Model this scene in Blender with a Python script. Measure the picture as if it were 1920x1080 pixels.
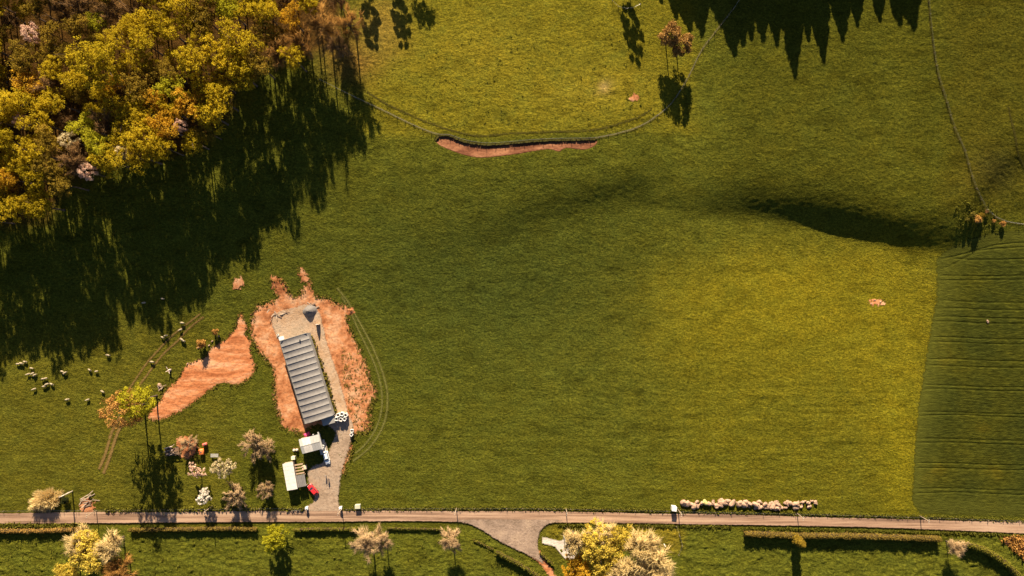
import bpy, bmesh, math, random
import numpy as np
from mathutils import Vector, Matrix

C = bpy.context.scene.collection
sc = bpy.context.scene
for o in list(bpy.data.objects):
    bpy.data.objects.remove(o)

# ------------------------------------------------------------------ camera, sky, sun, exposure
S = 0.18          # metres per photograph pixel on the level of the road
HC = 268.0        # flying height of the camera
cam_d = bpy.data.cameras.new('camera')
cam = bpy.data.objects.new('camera', cam_d); C.objects.link(cam)
cam.location = (0, 0, HC); cam.rotation_euler = (0, 0, 0)
cam_d.sensor_width = 36; cam_d.sensor_fit = 'HORIZONTAL'
cam_d.lens = 36 * HC / (1920 * S)
cam_d.clip_start = 1; cam_d.clip_end = 12000
sc.camera = cam

SUN_EL = math.radians(25.5)
SUN_AZ = math.radians(-5.0)       # from straight up the photograph, a touch to the left
world = bpy.data.worlds.new('World'); sc.world = world; world.use_nodes = True
wn = world.node_tree.nodes; wl = world.node_tree.links
bg = wn['Background']; bg.inputs['Strength'].default_value = 0.05
sky = wn.new('ShaderNodeTexSky'); sky.sky_type = 'NISHITA'; sky.sun_disc = False
sky.sun_elevation = SUN_EL; sky.sun_rotation = SUN_AZ
sky.air_density = 0.55; sky.dust_density = 0.4
wl.new(sky.outputs[0], bg.inputs['Color'])
sun_d = bpy.data.lights.new('sun', 'SUN'); sun_d.energy = 5.0; sun_d.angle = math.radians(0.5)
sun_d.color = (1.0, 0.86, 0.62)
sun = bpy.data.objects.new('sun', sun_d); C.objects.link(sun)
sdir = Vector((math.sin(SUN_AZ) * math.cos(SUN_EL), math.cos(SUN_AZ) * math.cos(SUN_EL), math.sin(SUN_EL)))
sun.rotation_euler = sdir.to_track_quat('Z', 'Y').to_euler()
sun.location = (0, 0, 300)
sc.view_settings.view_transform = 'Standard'; sc.view_settings.look = 'None'
sc.view_settings.exposure = 1.58; sc.view_settings.gamma = 1.0
sc.view_settings.use_curve_mapping = False
sc.render.engine = 'CYCLES'
sc.cycles.max_bounces = 6; sc.cycles.transparent_max_bounces = 16
sc.cycles.diffuse_bounces = 2

rng = np.random.default_rng(7)
random.seed(7)
COT = 1.0 / math.tan(SUN_EL)

# ------------------------------------------------------------------ numpy helpers
def sstep(a, b, x):
    t = np.clip((x - a) / (b - a), 0, 1)
    return t * t * (3 - 2 * t)

def hash2(ix, iy, seed):
    n = (ix.astype(np.int64) * 374761393 + iy.astype(np.int64) * 668265263 + seed * 974634777) & 0x7fffffff
    n = ((n ^ (n >> 13)) * 1274126177) & 0x7fffffff
    n = n ^ (n >> 16)
    return (n & 0xffff) / 65535.0

def vnoise(x, y, seed=0):
    ix = np.floor(x); iy = np.floor(y); fx = x - ix; fy = y - iy
    u = fx * fx * fx * (fx * (fx * 6 - 15) + 10); v = fy * fy * fy * (fy * (fy * 6 - 15) + 10)
    def g(ax, ay):
        a = hash2(ix + ax, iy + ay, seed) * 6.2831853
        return np.cos(a) * (fx - ax) + np.sin(a) * (fy - ay)
    n00 = g(0, 0); n10 = g(1, 0); n01 = g(0, 1); n11 = g(1, 1)
    return (n00 * (1 - u) + n10 * u) * (1 - v) + (n01 * (1 - u) + n11 * u) * v * 1.0

def fbm(x, y, seed=0, oct=3):
    s = 0; a = 1.0; t = 0
    for k in range(oct):
        s = s + a * vnoise(x * 2 ** k + 17.3 * k, y * 2 ** k - 9.1 * k, seed + k); t += a; a *= 0.55
    return s / t * 1.6

def gauss(x, y, cx, cy, sx, sy):
    return np.exp(-((x - cx) / sx) ** 2 - ((y - cy) / sy) ** 2)

def sdf_poly(px, py, poly):
    """signed distance to a closed polygon, positive inside"""
    poly = np.asarray(poly, float)
    d2 = np.full(px.shape, 1e18); inside = np.zeros(px.shape, bool)
    n = len(poly)
    for i in range(n):
        ax, ay = poly[i]; bx, by = poly[(i + 1) % n]
        ex, ey = bx - ax, by - ay
        wx, wy = px - ax, py - ay
        t = np.clip((wx * ex + wy * ey) / max(ex * ex + ey * ey, 1e-9), 0, 1)
        d2 = np.minimum(d2, (wx - ex * t) ** 2 + (wy - ey * t) ** 2)
        c = ((ay > py) != (by > py))
        with np.errstate(divide='ignore', invalid='ignore'):
            xi = ax + (py - ay) * ex / (ey if abs(ey) > 1e-9 else 1e-9)
        inside ^= c & (px < xi)
    d = np.sqrt(d2)
    return np.where(inside, d, -d)

def dist_line(px, py, line):
    line = np.asarray(line, float)
    d2 = np.full(px.shape, 1e18)
    for i in range(len(line) - 1):
        ax, ay = line[i]; bx, by = line[i + 1]
        ex, ey = bx - ax, by - ay
        t = np.clip(((px - ax) * ex + (py - ay) * ey) / max(ex * ex + ey * ey, 1e-9), 0, 1)
        d2 = np.minimum(d2, (px - ax - ex * t) ** 2 + (py - ay - ey * t) ** 2)
    return np.sqrt(d2)

def smooth_line(pts, step=4.0, closed=False):
    """Catmull-Rom resampling"""
    p = np.asarray(pts, float); n = len(p); out = []
    rngi = n if closed else n - 1
    for i in range(rngi):
        if closed:
            a, b, c, d = p[(i - 1) % n], p[i], p[(i + 1) % n], p[(i + 2) % n]
        else:
            a, b, c, d = p[max(i - 1, 0)], p[i], p[i + 1], p[min(i + 2, n - 1)]
        m = max(1, int(np.hypot(*(c - b)) / step))
        for k in range(m):
            t = k / m
            out.append(0.5 * ((2 * b) + (-a + c) * t + (2 * a - 5 * b + 4 * c - d) * t * t + (-a + 3 * b - 3 * c + d) * t ** 3))
    if not closed:
        out.append(p[-1])
    return np.array(out)

# ------------------------------------------------------------------ survey lines of the site, in photograph pixels
SCAR_TOP = [(816, 262), (824, 255), (840, 254), (870, 265), (900, 270), (920, 271), (950, 269), (985, 266), (1030, 263), (1075, 262), (1116, 261)]
SCAR_BOT = [(1117, 271), (1096, 280), (1062, 277), (1047, 284), (1030, 279), (1000, 283), (970, 288), (940, 292), (900, 295), (870, 290), (845, 281), (826, 273)]
SCAR = SCAR_TOP + SCAR_BOT
PADDOCK_FENCE = [(600, 150), (660, 180), (720, 208), (780, 237), (820, 252), (842, 253), (870, 263), (900, 268), (920, 269), (950, 267), (985, 264), (1030, 261), (1075, 260), (1116, 259), (1160, 250), (1200, 237), (1235, 215), (1262, 190), (1290, 145), (1315, 95), (1345, 55), (1380, 10), (1400, -30)]
ROAD = [(-60, 962), (0, 962), (120, 960), (200, 959), (320, 959), (480, 957), (600, 958), (720, 957), (860, 958), (1000, 958), (1120, 960), (1240, 963), (1340, 963), (1440, 966), (1560, 970), (1700, 973), (1800, 976), (1980, 981),
        (1980, 1000), (1800, 994), (1640, 988), (1440, 984), (1300, 982), (1180, 980), (1042, 979), (1000, 979), (880, 978), (780, 976), (640, 977), (480, 978), (320, 979), (160, 980), (0, 981), (-60, 981)]
JUNCTION = [(862, 974), (885, 983), (905, 994), (930, 1010), (960, 1026), (985, 1037), (1003, 1047), (1020, 1056), (1012, 1040), (1008, 1020), (1010, 1003), (1016, 990), (1030, 981), (1046, 974)]
LANE = [(985, 1034), (1003, 1048), (1022, 1068), (1040, 1095), (1048, 1090), (1034, 1066), (1018, 1046), (1008, 1030)]
DRIVE = [(612, 786), (632, 778), (655, 782), (662, 800), (660, 815), (655, 838), (648, 858), (640, 885), (636, 918), (634, 940), (642, 958), (645, 964), (570, 964), (576, 950), (590, 940), (588, 925), (580, 905), (578, 885), (590, 872), (604, 868), (618, 845), (626, 825), (630, 808), (618, 800)]
GRAVEL = [(510, 596), (530, 582), (556, 576), (572, 570), (590, 576), (600, 590), (606, 612), (612, 640), (622, 670), (634, 705), (644, 740), (652, 778), (636, 782), (628, 770), (618, 735), (606, 690), (592, 650), (582, 628), (560, 630), (528, 640), (516, 622)]
EARTH = [(508, 520), (528, 524), (541, 548), (552, 560), (566, 548), (580, 528), (586, 546), (592, 556), (615, 560), (632, 570), (650, 576), (655, 586), (650, 600), (658, 622), (668, 645), (678, 665), (688, 690), (694, 712), (706, 734), (702, 745), (694, 760), (694, 790), (692, 806), (664, 812), (658, 840), (652, 860), (642, 888), (634, 880), (640, 850), (640, 815), (622, 798), (580, 800), (574, 812), (560, 810), (540, 804), (530, 798), (524, 780), (516, 752), (515, 724), (513, 696), (504, 680), (490, 662), (478, 645), (471, 618), (474, 592), (486, 574), (508, 566), (520, 556), (512, 540)]
PATCH = [(452, 588), (462, 610), (460, 628), (472, 640), (468, 655), (478, 688), (470, 706), (452, 718), (440, 722), (420, 716), (402, 724), (380, 740), (365, 752), (345, 766), (322, 778), (300, 786), (280, 786), (282, 770), (298, 756), (308, 738), (316, 728), (335, 712), (346, 690), (356, 680), (382, 672), (400, 650), (425, 636), (442, 618), (446, 600)]
CROP = [(1990, 428), (1920, 432), (1870, 435), (1820, 448), (1778, 466), (1757, 486), (1758, 560), (1748, 602), (1736, 680), (1723, 760), (1717, 830), (1712, 920), (1712, 944), (1726, 962), (1990, 972)]
BAND_X = [1080, 1200, 1270, 1400, 1500, 1600, 1700, 1780, 1850, 1920, 2000]
BAND_Y = [372, 372, 384, 392, 406, 430, 452, 458, 440, 428, 420]
FOREST = [(-225, -70), (640, -70), (645, 15), (650, 60), (630, 92), (600, 100), (560, 118), (500, 130), (450, 165), (425, 215), (372, 275), (300, 300), (225, 312), (185, 332), (140, 345), (100, 385), (92, 410), (45, 418), (-60, 425), (-225, 425)]

# ------------------------------------------------------------------ terrain: integrate a slope field northwards from the road
def slope_field(x, y):
    s = np.zeros_like(x)
    yc = np.interp(x, BAND_X, BAND_Y); d = y - yc
    A = np.interp(x, [1060, 1180, 1300, 1400, 1560, 1740, 1800, 1860, 1990], [0.04, 0.12, 0.26, 0.40, 0.46, 0.46, 0.36, 0.20, 0.10])
    s += A * np.where(d < 0, np.exp(-(np.abs(d) / np.interp(x, [1200, 1500, 1800], [36, 62, 74])) ** 2.0), np.exp(-(d / 17) ** 2))
    s += np.interp(x, [1240, 1400, 1520, 1740, 1820, 1880], [0, 0.045, 0.085, 0.085, 0.04, 0]) * np.exp(-((d + 18) / 36) ** 2) + 0.07 * sstep(1220, 1380, x) * sstep(1850, 1760, x) * np.exp(-((d + 55) / 45) ** 2)
    yd = np.interp(x, [1790, 1850, 1920, 1990], [404, 352, 288, 235])
    s += 0.16 * sstep(1785, 1840, x) * np.exp(-((y - yd) / 26) ** 2)
    yw = np.interp(x, [780, 900, 1000, 1080, 1150, 1230], [470, 436, 400, 374, 352, 335])
    Aw = np.interp(x, [760, 850, 950, 1100, 1200, 1280], [0, .11, .20, .23, .18, 0])
    s += Aw * np.exp(-((y - yw) / 34) ** 2)
    s += 0.075 * sstep(270, 330, y) * sstep(640, 520, y) * sstep(430, 600, x) * sstep(1300, 1150, x)
    s += -0.13 * gauss(x, y, 1460, 555, 220, 80) - 0.08 * gauss(x, y, 1660, 660, 110, 130) - 0.05 * gauss(x, y, 1400, 700, 300, 160)
    s += -0.045 * sstep(255, 225, y) * sstep(640, 740, x) * sstep(1330, 1230, x)
    s += 0.11 * sstep(330, 400, y) * sstep(690, 600, y) * sstep(520, 360, x) + 0.05 * sstep(330, 380, y) * sstep(640, 560, y) * sstep(640, 520, x) * sstep(360, 520, x)
    s += 0.03 * sstep(340, 280, y) * sstep(720, 560, x)
    s += 0.045 * sstep(380, 260, y) * sstep(1280, 1420, x)
    s += 0.05 * sstep(440, 500, y) * sstep(960, 800, y) * sstep(1700, 1780, x)
    s += 0.10 * gauss(x, y, 1900, 290, 60, 60)
    s += 0.02 * fbm(x / 130.0, y / 90.0, 3, 2)
    return s

NX, NY = 560, 330
tgx = np.linspace(-200, 2120, NX); tgy = np.linspace(-250, 1250, NY)       # in units of S metres
TGX, TGY = np.meshgrid(tgx, tgy)
zgrid = np.zeros((NY, NX))
for _pass in range(3):
    k = 1 - zgrid / HC
    ppx = 960 + (TGX - 960) / k; ppy = 540 + (TGY - 540) / k
    sl = slope_field(ppx, ppy) * sstep(975, 930, ppy)
    dy = (tgy[1] - tgy[0]) * S
    z = np.cumsum((sl * dy)[::-1], axis=0)[::-1]
    zgrid = z
# light smoothing
for _ in range(2):
    zp = np.pad(zgrid, 1, mode='edge')
    zgrid = (zp[:-2, 1:-1] + zp[2:, 1:-1] + zp[1:-1, :-2] + zp[1:-1, 2:] + 4 * zgrid) / 8

def zb(X, Y):
    """smooth lie of the land"""
    X = np.asarray(X, float); Y = np.asarray(Y, float)
    gx = np.clip((X / S + 960 - tgx[0]) / (tgx[1] - tgx[0]), 0, NX - 1.001)
    gy = np.clip((540 - Y / S - tgy[0]) / (tgy[1] - tgy[0]), 0, NY - 1.001)
    ix = gx.astype(int); iy = gy.astype(int); fx = gx - ix; fy = gy - iy
    return (zgrid[iy, ix] * (1 - fx) + zgrid[iy, ix + 1] * fx) * (1 - fy) + (zgrid[iy + 1, ix] * (1 - fx) + zgrid[iy + 1, ix + 1] * fx) * fy

def PB(px, py, dz=0.0):
    """where the line of sight through a photograph pixel meets the land raised by dz"""
    px = np.asarray(px, float); py = np.asarray(py, float)
    GX = (px - 960) * S; GY = (540 - py) * S
    z = np.zeros_like(GX)
    for _ in range(8):
        k = 1 - (z + dz) / HC
        z = zb(GX * k, GY * k)
    k = 1 - (z + dz) / HC
    return GX * k, GY * k, z

def PXY(pts):
    a = np.asarray(pts, float); X, Y, _ = PB(a[:, 0], a[:, 1]); return np.stack([X, Y], 1)

def to_px(X, Y, z):
    k = 1 - z / HC
    return 960 + X / k / S, 540 - Y / k / S

SCAR_W = PXY(smooth_line(SCAR, 3, True)); SCAR_TOP_W = PXY(smooth_line(SCAR_TOP, 3)); SCAR_BOT_W = PXY(smooth_line(SCAR_BOT, 3))
def pit(X, Y):
    X = np.asarray(X, float); Y = np.asarray(Y, float)
    out = np.zeros(X.shape)
    m = (X > SCAR_W[:, 0].min() - 3) & (X < SCAR_W[:, 0].max() + 3) & (Y > SCAR_W[:, 1].min() - 3) & (Y < SCAR_W[:, 1].max() + 3)
    if m.any():
        x, y = X[m], Y[m]
        s = sdf_poly(x, y, SCAR_W)
        dt = dist_line(x, y, SCAR_TOP_W); db = dist_line(x, y, SCAR_BOT_W)
        t = db / np.maximum(dt + db, 1e-6)
        out[m] = np.where(s > 0, 0.6 * t * sstep(0, 0.25, s), 0)
    return out

def zt(X, Y):
    return zb(X, Y) - pit(X, Y)

def P(px, py, dz=0.0):
    X, Y, z = PB(px, py, dz)
    z = zt(X, Y)
    return Vector((float(X), float(Y), float(z)))

# ------------------------------------------------------------------ materials
def new_mat(name):
    m = bpy.data.materials.new(name); m.use_nodes = True
    nt = m.node_tree; b = nt.nodes['Principled BSDF']
    b.inputs['Roughness'].default_value = 0.9
    b.inputs['Specular IOR Level'].default_value = 0.15
    return m, nt, b

def noise_node(nt, scale, detail=4, rough=0.6, coord='Object', vec=None, stretch=None):
    n = nt.nodes.new('ShaderNodeTexNoise'); n.inputs['Scale'].default_value = scale
    n.inputs['Detail'].default_value = detail; n.inputs['Roughness'].default_value = rough
    tc = nt.nodes.new('ShaderNodeTexCoord')
    src = tc.outputs[coord]
    if stretch:
        mp = nt.nodes.new('ShaderNodeMapping'); mp.inputs['Scale'].default_value = stretch[:3]
        if len(stretch) > 3:
            mp.inputs['Rotation'].default_value = (0, 0, stretch[3])
        nt.links.new(src, mp.inputs['Vector']); src = mp.outputs[0]
    nt.links.new(src, n.inputs['Vector'])
    return n

def ramp(nt, src, stops):
    r = nt.nodes.new('ShaderNodeValToRGB')
    e = r.color_ramp.elements
    while len(e) < len(stops):
        e.new(0.5)
    for el, (p, c) in zip(e, stops):
        el.position = p; el.color = (*c, 1) if len(c) == 3 else c
    nt.links.new(src, r.inputs['Fac'])
    return r

def mix(nt, a, b, fac, mode='MIX'):
    m = nt.nodes.new('ShaderNodeMix'); m.data_type = 'RGBA'; m.blend_type = mode
    for v, i in ((fac, 0), (a, 6), (b, 7)):
        if hasattr(v, 'links'):
            nt.links.new(v, m.inputs[i])
        elif i == 0:
            m.inputs[0].default_value = v
        else:
            m.inputs[i].default_value = (*v, 1)
    return m.outputs[2]

def math_n(nt, op, a, b=None, c=None):
    m = nt.nodes.new('ShaderNodeMath'); m.operation = op
    for i, v in enumerate((a, b, c)):
        if v is None:
            continue
        if hasattr(v, 'links'):
            nt.links.new(v, m.inputs[i])
        else:
            m.inputs[i].default_value = v
    return m.outputs[0]

def bump(nt, b, h, strength, dist):
    bp = nt.nodes.new('ShaderNodeBump'); bp.inputs['Strength'].default_value = strength
    bp.inputs['Distance'].default_value = dist
    nt.links.new(h, bp.inputs['Height']); nt.links.new(bp.outputs[0], b.inputs['Normal'])

def simple(name, col, rough=0.7, var=0.2, scale=3.0, metal=0.0, spec=0.3, bmp=0.0):
    m, nt, b = new_mat(name)
    n = noise_node(nt, scale, 5)
    lo = tuple(c * (1 - var) for c in col); hi = tuple(min(1, c * (1 + var)) for c in col)
    r = ramp(nt, n.outputs['Fac'], [(0.3, lo), (0.7, hi)])
    nt.links.new(r.outputs[0], b.inputs['Base Color'])
    b.inputs['Roughness'].default_value = rough; b.inputs['Metallic'].default_value = metal
    b.inputs['Specular IOR Level'].default_value = spec
    if bmp:
        bump(nt, b, n.outputs['Fac'], 0.6, bmp)
    return m

def leaf_mat(name, a, b_, trans=0.3):
    """two leaf colours mixed by a random tone stored on every leaf"""
    trans = min(0.6, trans + 0.12)
    m = bpy.data.materials.new(name); m.use_nodes = True
    nt = m.node_tree; nt.nodes.remove(nt.nodes['Principled BSDF'])
    out = nt.nodes['Material Output']
    at = nt.nodes.new('ShaderNodeAttribute'); at.attribute_name = 'tone'
    oi = nt.nodes.new('ShaderNodeObjectInfo')
    t = math_n(nt, 'ADD', at.outputs['Fac'], math_n(nt, 'MULTIPLY', math_n(nt, 'SUBTRACT', oi.outputs['Random'], 0.5), 0.5))
    col = mix(nt, a, b_, t)
    d = nt.nodes.new('ShaderNodeBsdfDiffuse'); nt.links.new(col, d.inputs['Color'])
    tr = nt.nodes.new('ShaderNodeBsdfTranslucent'); nt.links.new(col, tr.inputs['Color'])
    ms = nt.nodes.new('ShaderNodeMixShader'); ms.inputs[0].default_value = trans
    nt.links.new(d.outputs[0], ms.inputs[1]); nt.links.new(tr.outputs[0], ms.inputs[2])
    nt.links.new(ms.outputs[0], out.inputs['Surface'])
    return m

def ragged(m, nt, b, rag=1.2, scale=1.6, soft=0.25):
    """surface ends raggedly: it is cut away where the stored distance to its outline runs out"""
    at = nt.nodes.new('ShaderNodeAttribute'); at.attribute_name = 'edge'
    n = noise_node(nt, scale, 5, 0.7)
    v = math_n(nt, 'ADD', at.outputs['Fac'], math_n(nt, 'MULTIPLY', math_n(nt, 'SUBTRACT', n.outputs['Fac'], 0.5), rag * 2.6))
    mr = nt.nodes.new('ShaderNodeMapRange'); mr.inputs[1].default_value = -soft; mr.inputs[2].default_value = soft
    nt.links.new(v, mr.inputs[0])
    nt.links.new(mr.outputs[0], b.inputs['Alpha'])

def earth_mat(name, a, b_, c, rag, scale=1.5, stretch=None):
    m, nt, b = new_mat(name)
    n1 = noise_node(nt, 0.16, 8, 0.7, stretch=stretch); n2 = noise_node(nt, 1.4, 5, 0.7)
    r1 = ramp(nt, n1.outputs['Fac'], [(0.38, a), (0.5, b_), (0.62, c)])
    r2 = ramp(nt, n2.outputs['Fac'], [(0.28, (0.60, 0.57, 0.54)), (0.5, (0.98, 0.97, 0.95)), (0.7, (1.12, 1.12, 1.12))])
    nt.links.new(mix(nt, r1.outputs[0], r2.outputs[0], 0.9, 'MULTIPLY'), b.inputs['Base Color'])
    bump(nt, b, n2.outputs['Fac'], 0.7, 0.25)
    if rag:
        ragged(m, nt, b, rag, scale)
    return m

# ------------------------------------------------------------------ object helpers
def tag(o, label=None, cat=None, group=None, kind=None):
    if label: o['label'] = label
    if cat: o['category'] = cat
    if group: o['group'] = group
    if kind: o['kind'] = kind
    return o

def link(name, me, parent=None, mats=None):
    o = bpy.data.objects.new(name, me); C.objects.link(o)
    if parent is not None: o.parent = parent
    if mats:
        for m in (mats if isinstance(mats, (list, tuple)) else [mats]):
            me.materials.append(m)
    return o

def thing(name, loc, label, cat, rz=0.0, group=None, scale=1.0):
    o = bpy.data.objects.new(name, None); C.objects.link(o)
    o.empty_display_size = 0.3
    o.location = loc; o.rotation_euler = (0, 0, rz); o.scale = (scale, scale, scale)
    return tag(o, label, cat, group)

def mesh_np(name, V, F, attrs=None, colors=None, smooth=False):
    """V (n,3), F (m,3|4) -> mesh"""
    V = np.ascontiguousarray(V, np.float32); F = np.ascontiguousarray(F, np.int32)
    k = F.shape[1]
    me = bpy.data.meshes.new(name)
    me.vertices.add(len(V)); me.vertices.foreach_set('co', V.ravel())
    me.loops.add(F.size); me.loops.foreach_set('vertex_index', F.ravel())
    me.polygons.add(len(F))
    me.polygons.foreach_set('loop_start', np.arange(0, F.size, k, dtype=np.int32))
    me.polygons.foreach_set('loop_total', np.full(len(F), k, np.int32))
    if smooth:
        me.polygons.foreach_set('use_smooth', np.ones(len(F), bool))
    me.update(calc_edges=True)
    for nm, a in (attrs or {}).items():
        dom = 'POINT' if len(a) == len(V) else 'FACE'
        at = me.attributes.new(nm, 'FLOAT', dom); at.data.foreach_set('value', np.ascontiguousarray(a, np.float32))
    for nm, a in (colors or {}).items():
        at = me.attributes.new(nm, 'FLOAT_COLOR', 'POINT')
        a4 = np.ones((len(V), 4), np.float32); a4[:, :3] = a
        at.data.foreach_set('color', a4.ravel())
    return me

class MB:
    """collects simple shaped pieces into one mesh"""
    def __init__(s): s.v = []; s.f = []; s.m = []
    def add(s, V, F, mi=0):
        o = len(s.v); s.v += [tuple(v) for v in V]; s.f += [tuple(i + o for i in f) for f in F]; s.m += [mi] * len(F); return s
    def box(s, c, d, mi=0, M=None, taper=1.0, bev=0.0):
        hx, hy, hz = d[0] / 2, d[1] / 2, d[2] / 2
        if bev:
            V = []
            rings = [(-hz, bev), (-hz + bev, 0), (hz - bev, 0), (hz, bev)]
            for z, i in rings:
                t = 1.0 if z < 0 else taper
                x, y = (hx - i) * t, (hy - i) * t; q = bev * 0.7
                V += [(-x + q, -y, z), (x - q, -y, z), (x, -y + q, z), (x, y - q, z), (x - q, y, z), (-x + q, y, z), (-x, y - q, z), (-x, -y + q, z)]
            F = [tuple(range(7, -1, -1)), tuple(range(24, 32))]
            for r in range(3):
                for k in range(8):
                    F.append((r * 8 + k, r * 8 + (k + 1) % 8, r * 8 + 8 + (k + 1) % 8, r * 8 + 8 + k))
        else:
            V = [(-hx, -hy, -hz), (hx, -hy, -hz), (hx, hy, -hz), (-hx, hy, -hz), (-hx * taper, -hy * taper, hz), (hx * taper, -hy * taper, hz), (hx * taper, hy * taper, hz), (-hx * taper, hy * taper, hz)]
            F = [(3, 2, 1, 0), (4, 5, 6, 7), (0, 1, 5, 4), (1, 2, 6, 5), (2, 3, 7, 6), (3, 0, 4, 7)]
        if M is not None: V = [M @ Vector(v) for v in V]
        return s.add([Vector(v) + Vector(c) for v in V], F, mi)
    def tube(s, pts, rad, n=8, mi=0, caps=True):
        pts = [Vector(p) for p in pts]
        rad = rad if isinstance(rad, (list, tuple)) else [rad] * len(pts)
        V = []; F = []
        for i, p in enumerate(pts):
            d = (pts[min(i + 1, len(pts) - 1)] - pts[max(i - 1, 0)]).normalized()
            a = d.orthogonal().normalized() if i == 0 else (ref - d * ref.dot(d)).normalized()
            ref = a
            b = d.cross(a)
            for k in range(n):
                t = 2 * math.pi * k / n
                V.append(p + (a * math.cos(t) + b * math.sin(t)) * rad[i])
        for i in range(len(pts) - 1):
            for k in range(n):
                F.append((i * n + k, i * n + (k + 1) % n, (i + 1) * n + (k + 1) % n, (i + 1) * n + k))
        if caps:
            F.append(tuple(range(n - 1, -1, -1))); F.append(tuple(range((len(pts) - 1) * n, len(pts) * n)))
        return s.add(V, F, mi)
    def lathe(s, prof, n=12, c=(0, 0, 0), mi=0):
        V = []; F = []
        for r, z in prof:
            for k in range(n):
                t = 2 * math.pi * k / n; V.append((c[0] + r * math.cos(t), c[1] + r * math.sin(t), c[2] + z))
        for i in range(len(prof) - 1):
            for k in range(n):
                F.append((i * n + k, i * n + (k + 1) % n, (i + 1) * n + (k + 1) % n, (i + 1) * n + k))
        F.append(tuple(range(n - 1, -1, -1))); F.append(tuple(range((len(prof) - 1) * n, len(prof) * n)))
        return s.add(V, F, mi)
    def prism(s, poly, z0, z1, mi=0):
        n = len(poly)
        V = [(x, y, z0) for x, y in poly] + [(x, y, z1) for x, y in poly]
        F = [tuple(range(n - 1, -1, -1)), tuple(range(n, 2 * n))] + [(i, (i + 1) % n, n + (i + 1) % n, n + i) for i in range(n)]
        return s.add(V, F, mi)
    def loft(s, rings, mi=0, caps=True):
        n = len(rings[0]); V = [p for r in rings for p in r]; F = []
        for i in range(len(rings) - 1):
            for k in range(n):
                F.append((i * n + k, i * n + (k + 1) % n, (i + 1) * n + (k + 1) % n, (i + 1) * n + k))
        if caps:
            F.append(tuple(range(n - 1, -1, -1))); F.append(tuple(range((len(rings) - 1) * n, len(rings) * n)))
        return s.add(V, F, mi)
    def mesh(s, name, mats=None, smooth=False):
        me = bpy.data.meshes.new(name); me.from_pydata([tuple(v) for v in s.v], [], s.f)
        if mats:
            for m in (mats if isinstance(mats, (list, tuple)) else [mats]): me.materials.append(m)
        me.polygons.foreach_set('material_index', np.array(s.m, np.int32))
        if smooth: me.polygons.foreach_set('use_smooth', np.ones(len(s.f), bool))
        me.update()
        bm = bmesh.new(); bm.from_mesh(me); bmesh.ops.recalc_face_normals(bm, faces=bm.faces); bm.to_mesh(me); bm.free()
        return me
    def build(s, name, mats, parent=None, smooth=False):
        return link(name, s.mesh(name, mats, smooth), parent)

def copy_tree(root, loc, rz=0.0, scale=1.0, label=None, group=None):
    r = root.copy(); C.objects.link(r)
    r.location = loc; r.rotation_euler = (0, 0, rz); r.scale = (scale, scale, scale)
    if label: r['label'] = label
    if group: r['group'] = group
    for ch in list(root.children):
        c = ch.copy(); C.objects.link(c); c.parent = r
        for g in list(ch.children):
            d = g.copy(); C.objects.link(d); d.parent = c
    return r

def ang(px0, py0, px1, py1):
    return math.atan2(-(py1 - py0), px1 - px0)

ORD = ['first', 'second', 'third', 'fourth', 'fifth', 'sixth', 'seventh', 'eighth', 'ninth', 'tenth', 'eleventh', 'twelfth', 'thirteenth', 'fourteenth', 'fifteenth', 'sixteenth', 'seventeenth', 'eighteenth', 'nineteenth', 'twentieth']
ORD += ['twenty-' + w for w in ORD[:9]] + ['thirtieth'] + ['thirty-' + w for w in ORD[:9]] + ['fortieth'] + ['forty-' + w for w in ORD[:9]] + ['fiftieth'] + ['fifty-' + w for w in ORD[:9]] + ['sixtieth'] + ['sixty-' + w for w in ORD[:9]]

# ------------------------------------------------------------------ ground
flat_masks = [PXY(ROAD), PXY(EARTH), PXY(PATCH), PXY(DRIVE), PXY(JUNCTION), PXY(GRAVEL)]
TRACK_L = smooth_line([(640, 556), (655, 580), (672, 618), (690, 655), (706, 692), (715, 730), (716, 762), (710, 790), (700, 812), (684, 834), (664, 852)], 4)
TRACK_R = smooth_line([(632, 540), (650, 562), (664, 586), (684, 622), (702, 658), (718, 700), (726, 735), (726, 765), (721, 790), (710, 815), (690, 842), (660, 866)], 4)
FARM_L = smooth_line([(376, 588), (350, 608), (322, 630), (298, 655), (276, 680), (258, 706), (240, 732)], 4)
FARM_R = smooth_line([(382, 594), (356, 614), (332, 640), (306, 664), (284, 692), (266, 716), (248, 740)], 4)
EAST_FENCE = [(1738, -20), (1746, 60), (1756, 130), (1772, 185), (1790, 245), (1805, 275), (1818, 320), (1828, 350), (1842, 380), (1850, 394), (1866, 408), (1890, 417), (1930, 422), (1980, 424)]

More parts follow.
